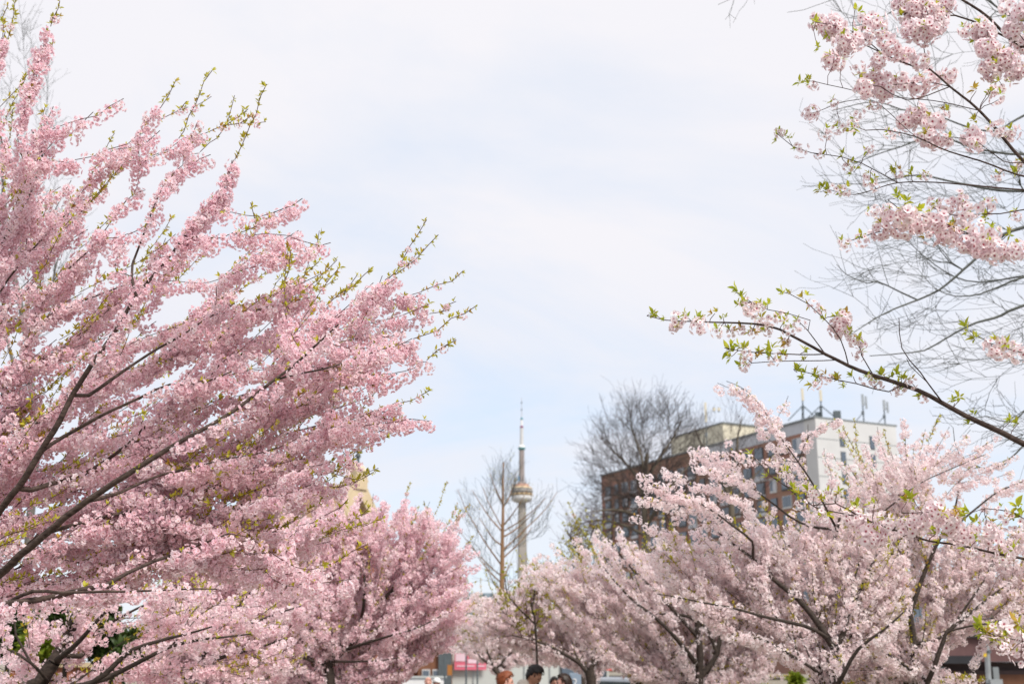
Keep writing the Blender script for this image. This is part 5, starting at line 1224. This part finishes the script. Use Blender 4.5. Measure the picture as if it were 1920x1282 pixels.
# ------------------------------------------------------------------ near right cherry, trunk outside the frame: sprays set one by one
D = 4.9
s = Skel(31, .05); R10 = empty('cherry_tree'); tag(R10, 'near right cherry with white pink blossoms and fresh green leaves, its trunk outside the frame', 'tree')
s.limb([np.array((3.3, 5.0, -.1)), np.array((3.2, 5.0, 1.0)), np.array(P(2260, 1000, 5.0)), np.array(P(2200, 700, 5.0)), np.array(P(2150, 400, 5.0)), np.array(P(2150, 0, 5.0)), np.array(P(2140, -200, 5.0))], .16, .04, join=False, kind='trunk')
hub = (2190, 620, 5.0)
RB = [
    ([(2160, 470, D), (2020, 400, D), (1920, 305, D), (1870, 248, D), (1833, 208, D), (1780, 164, D), (1743, 129, D), (1713, 124, D), (1649, 99, D), (1612, 84, D)], .022, .003),
    ([(2150, 420, D), (2000, 350, D - .1), (1904, 324, D - .1), (1837, 302, D - .1), (1760, 275, D - .1), (1716, 257, D - .1), (1649, 239, D - .1), (1619, 237, D - .1)], .012, .0025),
    ([(2160, 460, D), (2020, 370, D + .2), (1920, 356, D + .2), (1803, 346, D + .2), (1736, 340, D + .2), (1679, 341, D + .2), (1602, 366, D + .2), (1550, 356, D + .2)], .011, .002),
    ([(1679, 341, D + .2), (1615, 307, D + .2), (1578, 295, D + .2), (1521, 287, D + .2), (1488, 275, D + .2), (1461, 250, D + .2)], .006, .002),
    ([(2120, 120, D), (1990, 120, D + .3), (1900, 77, D + .3), (1854, 34, D + .3), (1800, 0, D + .3), (1740, -40, D + .3)], .02, .006),
    ([(1890, 70, D + .3), (1823, 39, D + .2), (1790, 28, D + .2), (1730, 30, D + .1), (1680, 10, D + .1)], .01, .003),
    ([(2190, 960, D), (2060, 890, D), (1920, 832, D), (1856, 799, D), (1770, 757, D), (1721, 731, D), (1665, 712, D), (1612, 694, D), (1549, 664, D), (1485, 630, D), (1440, 611, D), (1331, 604, D), (1249, 600, D), (1217, 592, D)], .034, .0022),
    ([(1549, 664, D), (1515, 620, D), (1500, 605, D)], .005, .002),
    ([(1525, 610, D), (1520, 602, D - .05), (1477, 589, D - .05), (1440, 581, D - .05), (1410, 566, D - .05), (1380, 546, D - .05)], .005, .002),
    ([(1594, 679, D), (1575, 634, D + .05), (1545, 596, D + .05), (1515, 570, D + .05), (1477, 551, D + .05)], .005, .002),
    ([(1624, 694, D), (1616, 667, D), (1605, 626, D)], .005, .002),
    ([(1545, 664, D), (1500, 664, D - .05), (1417, 660, D - .05), (1361, 652, D - .05)], .005, .002), ([(1556, 671, D), (1489, 675, D), (1410, 679, D)], .004, .002),
    ([(1665, 733, D), (1605, 718, D), (1556, 711, D), (1485, 696, D)], .005, .002), ([(1770, 757, D), (1725, 697, D - .1), (1691, 652, D - .1), (1687, 592, D - .1)], .006, .0015), ([(1735, 715, D - .1), (1706, 685, D - .1), (1700, 672, D - .1)], .003, .0015),
    ([(2190, 1120, D), (2060, 1080, D), (1920, 1045, D), (1849, 1033, D), (1791, 1020, D), (1741, 1012, D), (1703, 1000, D), (1662, 987, D), (1616, 969, D), (1569, 945, D), (1528, 950, D)], .016, .003),
    ([(1600, 962, D), (1558, 957, D), (1528, 950, D), (1493, 928, D), (1474, 912, D), (1449, 896, D), (1411, 857, D)], .006, .002),
    ([(1791, 1020, D), (1770, 985, D - .1), (1730, 960, D - .1), (1690, 960, D - .1)], .005, .002), ([(2060, 1080, D), (1960, 1000, D - .2), (1900, 960, D - .2), (1850, 955, D - .2)], .008, .002),
    ([(2120, 520, D), (2000, 500, D - .2), (1900, 468, D - .3), (1820, 440, D - .3), (1750, 410, D - .3), (1690, 395, D - .3), (1665, 378, D - .3)], .012, .002), ([(1820, 440, D - .3), (1740, 425, D - .2), (1660, 430, D - .2), (1590, 455, D - .2)], .006, .002),
    ([(2100, 450, D), (1960, 395, D + .1), (1877, 399, D + .1), (1793, 406, D + .1), (1750, 390, D + .1)], .008, .002),
    ([(2180, 700, D), (2000, 670, D - .2), (1920, 662, D - .2), (1860, 645, D - .2), (1815, 620, D - .2)], .008, .002),
    ([(2190, 1220, D), (2000, 1215, D - .4), (1920, 1200, D - .4), (1870, 1192, D - .4), (1835, 1178, D - .4)], .01, .002),
    ([(1743, 129, D), (1735, 90, D - .1), (1745, 50, D - .1), (1738, 10, D - .1)], .004, .002), ([(1854, 34, D + .3), (1850, 60, D + .1), (1858, 95, D), (1850, 120, D)], .004, .002),
    ([(1990, 120, D + .3), (1930, 90, D - .3), (1905, 60, D - .3), (1885, 10, D - .3)], .008, .002), ([(1780, 164, D), (1700, 190, D), (1650, 165, D), (1610, 160, D)], .005, .002),
    ([(1780, 164, D), (1735, 155, D + .1), (1680, 160, D + .1), (1640, 150, D + .1)], .004, .002), ([(1649, 99, D), (1600, 60, D - .1), (1560, 45, D - .1), (1530, 40, D - .1)], .005, .002), ([(1833, 208, D), (1750, 190, D + .1), (1650, 180, D + .1), (1580, 165, D + .1), (1525, 155, D + .1)], .004, .002),
    ([(1716, 257, D), (1640, 190, D + .1), (1570, 195, D + .1), (1535, 210, D + .1)], .003, .002), ([(1920, 305, D), (1880, 300, D - .1), (1830, 265, D - .1), (1790, 262, D - .1)], .005, .002),
]
for pts, r0, r1 in RB:
    s.limb([np.array(P(*p)) for p in pts], r0 * .55, max(.0016, r1 * .8), wob=.006)
blobs = [(1562, 55, 30), (1580, 85, 28), (1600, 75, 20), (1540, 40, 18), (1560, 110, 20), (1575, 120, 12), (1620, 38, 16), (1645, 45, 18), (1720, 20, 42), (1745, 35, 38), (1710, 55, 26), (1770, 10, 28), (1690, 5, 20), (1625, 65, 14), (1660, 75, 16), (1670, 95, 20), (1650, 115, 16), (1700, 105, 18), (1725, 115, 16), (1735, 60, 28),
    (1840, 60, 30), (1850, 90, 25), (1885, 110, 30), (1815, 60, 16), (1905, 130, 28), (1860, 130, 24), (1610, 128, 12), (1640, 150, 30), (1620, 165, 18), (1660, 170, 22), (1690, 150, 20), (1720, 160, 20), (1745, 150, 16), (1780, 140, 14), (1524, 160, 10), (1520, 213, 15), (1565, 195, 8), (1608, 215, 11), (1547, 250, 13), (1575, 240, 11), (1600, 235, 11),
    (1640, 200, 11), (1720, 215, 22), (1700, 225, 18), (1750, 230, 20), (1770, 215, 12), (1745, 260, 20), (1770, 265, 14), (1725, 255, 12), (1462, 248, 7), (1500, 282, 13), (1535, 290, 7), (1590, 312, 11), (1630, 280, 7), (1672, 250, 12), (1685, 325, 9), (1735, 330, 7), (1630, 335, 13), (1640, 350, 7), (1562, 352, 9), (1585, 358, 11),
    (1820, 255, 20), (1830, 270, 16), (1870, 240, 14), (1895, 250, 14), (1870, 330, 9), (1905, 310, 11), (1870, 185, 12), (1860, 170, 9), (1750, 380, 13), (1775, 390, 16), (1800, 375, 14), (1820, 395, 16), (1850, 385, 14), (1640, 395, 13), (1670, 400, 20), (1700, 400, 22), (1720, 420, 24), (1750, 415, 24), (1690, 430, 18), (1650, 430, 18), (1615, 450, 14), (1585, 455, 13),
    (1780, 440, 24), (1810, 450, 24), (1840, 460, 24), (1870, 470, 22), (1900, 470, 22), (1905, 405, 11), (1830, 430, 18), (1745, 445, 14), (1900, 50, 24), (1890, 15, 18), (1910, 80, 24), (1880, 160, 13), (1920, 20, 24),
    (1270, 600, 14), (1262, 615, 9), (1310, 612, 14), (1312, 600, 8), (1345, 622, 7), (1370, 623, 7), (1410, 580, 14), (1400, 568, 10), (1425, 575, 9), (1390, 618, 7), (1410, 625, 5), (1430, 605, 13), (1445, 600, 11), (1465, 590, 13), (1440, 622, 7), (1480, 620, 8), (1475, 640, 7), (1500, 608, 11), (1525, 570, 11), (1537, 580, 9), (1570, 610, 22), (1580, 597, 14), (1588, 625, 9), (1600, 635, 13), (1614, 645, 11), (1610, 664, 9),
    (1398, 658, 7), (1400, 672, 11), (1397, 686, 9), (1450, 675, 11), (1465, 668, 7), (1530, 720, 8), (1550, 708, 9), (1625, 712, 7), (1645, 718, 7), (1690, 725, 13), (1710, 718, 11), (1682, 732, 9), (1730, 745, 5), (1860, 650, 17), (1890, 650, 17), (1910, 660, 17), (1872, 664, 12),
    (1750, 960, 22), (1780, 980, 24), (1720, 975, 18), (1640, 1000, 22), (1600, 970, 18), (1560, 930, 13), (1800, 1000, 18), (1850, 985, 16), (1860, 1010, 18), (1880, 960, 12), (1900, 980, 14), (1700, 985, 18), (1665, 975, 15), (1525, 925, 12), (1620, 985, 16), (1540, 965, 10), (1500, 945, 10), (1680, 1015, 12), (1820, 1030, 12), (1475, 890, 9), (1880, 1040, 14),
    (1865, 1180, 10), (1890, 1187, 18), (1905, 1200, 18), (1877, 1205, 13), (1850, 1185, 7), (1912, 1232, 14), (1882, 1215, 9), (1800, 415, 16), (1860, 440, 16)]
fr, lr = [], []
rd = random.Random(77)
nlimb = len(s.paths); base_n = s.n
lx, ly, lf = project(s.pos[:base_n])
for (bx, by, br) in blobs:
    j = int(np.argmin((lx - bx) ** 2 + (ly - by) ** 2)); dd = s.pos[j, 1] + rd.uniform(-.05, .05)
    c = np.array(P(bx, by, dd)); R = br * dd / FPX; rc = .034
    d = c - s.pos[j]; L = np.linalg.norm(d)
    if L > .03 and s.rnd.random() < .9:
        h = d / L + s.dir[j] * .5; s.grow(c, h, dmin=.02, kind='bare', tipr=.0014, attach=False, w=.3)
    sc = min(1.05, max(.62, R / rc)); n = max(1, int(3.1 * max(0, R / rc - .28) ** 2.2) + 1)
    for k in range(n):
        v = np.array([rd.gauss(0, 1) for _ in range(3)]); v /= np.linalg.norm(v); off = v * max(0, R - rc * .75) * rd.uniform(.4, 1)
        fr.append((*(c + off), rd.uniform(-.6, .6), rd.uniform(-.6, .6), rd.uniform(0, 6.28), sc * rd.uniform(.92, 1.15)))
    for k in range(1 + (rd.random() < .4) + n // 6):
        v = np.array([rd.gauss(0, .7), rd.gauss(0, .7), rd.gauss(.5, .5)]); v /= np.linalg.norm(v)
        e_ = Vector(v + np.array([-.3, 0, .5])).to_track_quat('Z', 'Y').to_euler()
        lr.append((*(c + v * R * .75), e_.x, e_.y, e_.z, rd.uniform(.4, .75)))
# leaf tufts seen singly in the photograph
for (x, y, z) in [(1222, 588, 1.0), (1232, 592, .8), (1242, 597, .6), (1285, 590, .8), (1305, 596, .7), (1340, 587, .8), (1356, 596, .6), (1383, 548, 1.0), (1392, 556, .9), (1400, 565, .7), (1388, 575, .7), (1470, 548, .9), (1482, 553, .6), (1440, 570, .8), (1475, 592, .6), (1470, 603, .6), (1510, 560, .8), (1545, 598, .7), (1568, 592, .9), (1600, 628, .7),
    (1368, 655, 1.1), (1380, 660, 1.0), (1372, 668, .9), (1390, 650, .8), (1425, 658, .9), (1440, 665, .9), (1448, 655, .8), (1420, 668, .7), (1475, 662, .6), (1510, 658, .8), (1507, 675, .6), (1495, 698, 1.1), (1510, 703, .9), (1530, 700, .8), (1535, 712, .8), (1565, 705, .9), (1572, 715, .8), (1600, 706, .9), (1585, 722, .6), (1656, 702, 1.0), (1668, 708, .9), (1678, 700, 1.1), (1700, 712, .9), (1690, 708, .8),
    (1797, 750, 1.1), (1790, 755, .8), (1825, 775, .6), (1820, 795, .7), (1818, 622, 1.1), (1830, 632, 1.1), (1895, 788, .9), (1910, 790, 1.0), (1545, 350, 1.1), (1552, 358, 1.0), (1538, 360, .9), (1455, 262, .8), (1470, 258, .8), (1480, 262, .6), (1508, 152, 1.1), (1518, 150, .9), (1528, 42, .9), (1535, 92, .7), (1580, 290, .9), (1600, 325, .8), (1680, 320, .9), (1710, 325, .9), (1672, 318, .7), (1700, 380, 1.0), (1720, 395, 1.0), (1680, 372, .9),
    (1605, 20, .9), (1700, 18, 1.0), (1690, 30, .9), (1838, 42, 1.0), (1845, 55, 1.0), (1882, 102, 1.2), (1890, 110, 1.1), (1830, 170, 1.0), (1828, 225, .9), (1740, 248, .9), (1855, 172, .8), (1485, 915, 1.0), (1495, 925, .9), (1520, 920, 1.0), (1545, 935, 1.0), (1610, 950, 1.2), (1600, 955, 1.0), (1640, 945, .9), (1700, 940, 1.2), (1712, 935, 1.1), (1570, 922, .8), (1805, 965, 1.3), (1818, 960, 1.2), (1830, 975, 1.0), (1755, 1000, 1.1), (1775, 1005, 1.0), (1760, 1020, .9),
    (1905, 950, 1.1), (1912, 965, 1.2), (1900, 975, 1.0), (1830, 1012, .9), (1900, 1030, 1.0), (1838, 1172, 1.3), (1850, 1190, 1.2), (1842, 1185, 1.1), (1880, 1195, 1.0), (1915, 1170, 1.2), (1890, 1222, .9), (1920, 305, .9), (1910, 320, 1.0), (1405, 850, .7), (1440, 890, .7), (1460, 900, .6), (1790, 425, .9), (1850, 405, .9), (1890, 440, .8), (1500, 930, 1.0), (1712, 1000, .9)]:
    j = int(np.argmin((lx - x) ** 2 + (ly - y) ** 2)); c = np.array(P(x, y, s.pos[j, 1])); d = c - s.pos[j]; L = np.linalg.norm(d)
    if L > .02: s.grow(c, d / L + np.array([0, 0, .3]), dmin=.01, kind='bare', tipr=.0013, attach=False, w=.3)
    for k in range(2):
        e_ = Vector((rd.uniform(-.9, .3), rd.uniform(-.5, .5), rd.uniform(.1, 1))).to_track_quat('Z', 'Y').to_euler()
        lr.append((*(c + np.array([rd.gauss(0, .006) for _ in range(3)])), e_.x, e_.y, e_.z, z * rd.uniform(.6, .9)))
s.radii(.001)
s.build_wood(R10, M['bark'], M['twig'], sides=10, twig_sides=6)
scatter('blossom_cluster', 'white_blossom', fr, R10, 300); scatter('leaf_tuft', 'large_leaf', lr, R10, 300, 'leaf_mass')
print('right near: clusters', len(fr), 'leaves', len(lr))

# ================================================================== people
skin_a = simple('fair_skin', (0.60, 0.33, 0.26), .55, .06, 20); skin_b = simple('tan_skin', (0.46, 0.24, 0.16), .55, .06, 20); skin_c = simple('brown_skin', (0.28, 0.13, 0.085), .55, .06, 20)
def person(px, ytop, d, face, label, skin, hair, hairstyle, top_mat, hood=None, bow=0.0, tilt=0.0, cap=None, height=None):
    """face: heading of the face, radians from +x. bow: the head nods forward by this angle"""
    t = P(px, ytop, d); g0 = gz(d)
    r = empty('person', (t.x, d, g0), face - math.pi / 2); tag(r, label, 'person')
    H = t.z - g0; k = H / 1.78
    S = Matrix.Scale(k, 3)
    hc = Vector((0, .03 + .07 * math.sin(bow), 1.64 - .03 * (1 - math.cos(bow)) - .02 * abs(math.sin(bow)))); RX = Euler((-bow, tilt, 0)).to_matrix()
    b = MB()
    # torso, legs and arms as lathes and tubes, fused below into one skin
    def ell(b, rows, n=18):
        kk = len(b.v)
        for (x, y, z, rx, ry) in rows:
            for i in range(n):
                t_ = 2 * math.pi * i / n; b.v.append(Vector((x + math.cos(t_) * rx, y + math.sin(t_) * ry, z)))
        for j in range(len(rows) - 1):
            for i in range(n):
                i2 = (i + 1) % n; b.f.append((kk + j * n + i, kk + j * n + i2, kk + (j + 1) * n + i2, kk + (j + 1) * n + i))
        b.f.append(tuple(kk + i for i in reversed(range(n)))); mm = kk + (len(rows) - 1) * n; b.f.append(tuple(mm + i for i in range(n)))
    ell(b, [(0, 0, .86, .15, .10), (0, 0, .95, .165, .115), (0, 0, 1.08, .14, .10), (0, 0, 1.25, .165, .115), (0, -.005, 1.38, .185, .11), (0, -.01, 1.44, .15, .085), (0, -.005, 1.475, .08, .065), (0, .005, 1.52, .058, .06), (0, .02, 1.60, .055, .06)])
    for sg in (-1, 1):
        b.tube((sg * .085, 0, .92), (sg * .10, .01, .5), .085, .055, 12); b.tube((sg * .10, .01, .52), (sg * .10, -.02, .09), .055, .04, 12)
        b.ball((sg * .10, .05, .05), (.045, .13, .05)); b.ball((sg * .175, -.01, 1.40), (.06, .055, .06))
        b.tube((sg * .18, -.01, 1.41), (sg * .23, -.05, 1.13), .05, .04, 12); b.tube((sg * .23, -.05, 1.14), (sg * .17, .10, .96), .04, .028, 12)
        hx, hy, hz_ = sg * .165, .115, .93
        b.ball((hx, hy, hz_), (.022, .042, .045))
        for f in range(4): b.tube((hx - sg * .004, hy - .024 + f * .016, hz_ - .03), (hx - sg * .02, hy - .02 + f * .017, hz_ - .085 - (.01 if f in (1, 2) else 0)), .009, .007, 6)
        b.tube((hx - sg * .01, hy + .035, hz_), (hx - sg * .03, hy + .055, hz_ - .045), .010, .008, 6)
    # head: an egg with jaw, brow, nose, lips, ears
    n, m = 26, 20; kk = len(b.v)
    for j in range(1, m):
        ph = math.pi * j / m
        for i in range(n):
            t_ = 2 * math.pi * i / n
            v = Vector((math.cos(t_) * math.sin(ph), math.sin(t_) * math.sin(ph), -math.cos(ph)))
            z = v.z; rx = .077 * (1 - .26 * max(0, -z) ** 1.3); ry = .096 * (1 - .12 * max(0, -z))
            p = Vector((v.x * rx, v.y * ry, z * .118))
            if v.y > 0:
                fx = math.exp(-(p.x / .013) ** 2); p.y += .024 * fx * math.exp(-((p.z + .022) / .017) ** 2) + .010 * fx * math.exp(-((p.z - .002) / .02) ** 2)
                p.y += .007 * math.exp(-((p.z - .022) / .010) ** 2) * math.exp(-(p.x / .045) ** 2)
                p.y -= .010 * math.exp(-((abs(p.x) - .031) / .014) ** 2) * math.exp(-((p.z - .004) / .011) ** 2)
                p.y += .007 * math.exp(-(p.x / .022) ** 2) * math.exp(-((p.z + .058) / .010) ** 2)
                p.y += .014 * math.exp(-(p.x / .028) ** 2) * math.exp(-((p.z + .098) / .016) ** 2)
            b.v.append(hc + RX @ p)
    for j in range(m - 2):
        for i in range(n):
            i2 = (i + 1) % n; b.f.append((kk + j * n + i, kk + j * n + i2, kk + (j + 1) * n + i2, kk + (j + 1) * n + i))
    b.f.append(tuple(kk + i for i in reversed(range(n)))); b.f.append(tuple(kk + (m - 2) * n + i for i in range(n)))
    for sg in (-1, 1): b.ball(hc + RX @ Vector((sg * .078, -.008, -.008)), (.011, .02, .032))
    b.v = [S @ v for v in b.v]
    body = b.build('body', skin, r, True); rm = body.modifiers.new('remesh', 'REMESH'); rm.mode = 'VOXEL'; rm.voxel_size = .0085; rm.use_smooth_shade = True
    sm = body.modifiers.new('smooth', 'CORRECTIVE_SMOOTH'); sm.iterations = 2; sm.factor = .5
    # hair shell with tufts, cut away over the face
    rh = random.Random(len(label)); hb = MB(); n, m = 30, 16; idx = {}
    for j in range(m + 1):
        ph = math.pi * j / m
        for i in range(n):
            t_ = 2 * math.pi * i / n; v = Vector((math.cos(t_) * math.sin(ph), math.sin(t_) * math.sin(ph), math.cos(ph)))
            lim = .50 if v.y > .42 else (.22 if v.y > .12 else (.02 if v.y > -.25 else -.55))
            
            lim += .13 * math.sin(t_ * 5 + len(label)) + .07 * math.sin(t_ * 11) - (.22 if abs(v.x) > .8 and v.y < .2 else 0)
            if v.z < lim: continue
            th_ = .006 + rh.uniform(0, .007)
            if hairstyle == 'quiff': th_ += .040 * max(0, v.y) * max(0, v.z) + .012 * max(0, v.z)
            if hairstyle == 'thick': th_ += .016 * max(0, v.z + .1) + .014 * max(0, v.y)
            p = Vector((v.x * (.077 + th_), v.y * (.096 + th_), v.z * (.118 + th_) + .002))
            idx[(j, i)] = len(hb.v); hb.v.append(S @ (hc + RX @ p))
    for j in range(m):
        for i in range(n):
            q = [(j, i), (j, (i + 1) % n), (j + 1, (i + 1) % n), (j + 1, i)]
            if all(z in idx for z in q): hb.f.append(tuple(idx[z] for z in q))
    ho = hb.build('hair', hair, r, True); so = ho.modifiers.new('solidify', 'SOLIDIFY'); so.thickness = .006; so.offset = -1
    lk = MB()                                            # loose locks that break the outline
    for q in range(260):
        a_, z_ = rh.uniform(0, 6.28), rh.uniform(.1, 1); sph = math.sqrt(1 - z_ * z_); v = Vector((math.cos(a_) * sph, math.sin(a_) * sph, z_))
        if v.y > .55 and v.z < .5: continue
        up_ = .018 if hairstyle != 'quiff' else .018 + .03 * max(0, v.y) * v.z
        p = Vector((v.x * .085, v.y * .105, v.z * .128)); p2 = p + v * up_ + Vector((rh.uniform(-.012, .012), rh.uniform(-.03, .012), rh.uniform(-.006, .012)))
        lk.tube(S @ (hc + RX @ p), S @ (hc + RX @ p2), .006, .0012, 4)
    lk.build('locks', hair, ho)
    eyes = MB()
    for sg in (-1, 1):
        e = MB().ball(S @ (hc + RX @ Vector((sg * .031, .080, .004))), .0115 * k, 8, 6).build('eye', M['black'], r, True)
        MB().box(S @ (hc + RX @ Vector((sg * .032, .094, .024))), (.026, .008, .006)).build('eyebrow', hair, r)
    # clothes
    jb = MB()
    ell(jb, [(0, 0, .84, .185, .135), (0, 0, .98, .195, .14), (0, 0, 1.12, .185, .135), (0, 0, 1.27, .205, .145), (0, -.005, 1.38, .222, .14), (0, -.01, 1.44, .19, .115), (0, -.012, 1.475, .12, .095), (0, -.01, 1.50, .085, .085)], 24)
    for sg in (-1, 1):
        jb.ball((sg * .185, -.01, 1.385), (.082, .078, .08)); jb.tube((sg * .195, -.01, 1.40), (sg * .245, -.05, 1.12), .072, .06, 14); jb.tube((sg * .245, -.05, 1.14), (sg * .18, .08, .98), .06, .045, 14)
    jb.v = [S @ v for v in jb.v]
    jo = jb.build('jacket', top_mat, r, True); rm = jo.modifiers.new('remesh', 'REMESH'); rm.mode = 'VOXEL'; rm.voxel_size = .014; rm.use_smooth_shade = True
    if hood:
        hd = MB(); ell(hd, [(0, -.05, 1.44, .15, .12), (0, -.065, 1.50, .125, .11), (0, -.06, 1.56, .10, .085), (0, -.05, 1.585, .07, .06)], 20); hd.box((0, .118, 1.36), (.13, .04, .26)); hd.ball((0, .07, 1.47), (.09, .06, .05))
        hd.v = [S @ v for v in hd.v]; hd.build('hood', hood, r, True)
    tb = MB()
    for sg in (-1, 1): tb.tube(S @ Vector((sg * .09, 0, .93)), S @ Vector((sg * .105, .01, .5)), .115, .085, 14); tb.tube(S @ Vector((sg * .105, .01, .52)), S @ Vector((sg * .105, -.01, .07)), .085, .075, 14)
    tb.build('trousers', M['metal_dark'], r, True)
    for sg in (-1, 1): MB().ball(S @ Vector((sg * .105, .05, .05)), (.055, .15, .06)).build('shoe', M['black'], r, True)
    if cap:
        cb = MB(); cb.lathe([(.105, 0), (.106, .03), (.092, .075), (.055, .105), (.01, .115)], n=20); cb.v = [S @ (hc + RX @ (Vector((v.x * .92, v.y * 1.05, v.z + .035)))) for v in cb.v]
        co = cb.build('cap', cap, r, True); MB().box(S @ (hc + RX @ Vector((0, .135, .04))), (.13, .09, .012), rx=-bow).build('peak', cap, co)
navy = simple('navy_cloth', (0.022, 0.028, 0.048), .85, .2, 8, bump=.3); cream = simple('cream_fleece', (0.50, 0.46, 0.40), .9, .06, 30, bump=.4)
person(944, 1258, 15.0, 0.05, 'red haired man in a dark top facing right beside the navy jacket', skin_a, simple('red_hair', (0.20, 0.052, 0.016), .6, .3, 40), 'quiff', navy, bow=-.05)
person(992, 1243, 15.6, -.35, 'tall black haired man in navy jacket and cream hood looking down', skin_b, simple('black_hair', (0.012, 0.009, 0.009), .5, .3, 40), 'thick', navy, hood=cream, bow=.55)
person(1057, 1262, 15.2, math.pi + .12, 'brown haired man on the right of the group, chin raised, facing left', skin_a, simple('brown_hair', (0.03, 0.016, 0.011), .5, .3, 40), 'thick', navy, bow=-.3)
person(1038, 1268, 24.0, -1.2, 'dark haired person further back, seen between the two men on the right', skin_c, simple('dark_hair', (0.012, 0.01, 0.01), .5, .3, 40), 'thick', simple('teal_cloth', (0.06, 0.30, 0.36), .8, .1, 8))
person(803, 1269, 30.0, -1.5, 'distant person in dark blue jacket with bare head under the pink bough', skin_a, skin_a, 'low', simple('blue_cloth', (0.02, 0.045, 0.10), .8, .1, 8))
person(818, 1270, 29.0, -.9, 'distant person in a white cap beside the one in dark blue', skin_a, simple('auburn_hair', (0.09, 0.04, 0.02), .5, .3, 40), 'low', simple('grey_cloth', (0.16, 0.16, 0.17), .8, .1, 8), cap=M['white'])
person(1535, 1270, 26.0, -1.4, 'distant person in an orange jacket left of the straight cherry trunk', skin_b, simple('black_hair2', (0.012, 0.009, 0.009), .5, .3, 40), 'thick', simple('orange_cloth', (0.70, 0.16, 0.03), .8, .1, 8))
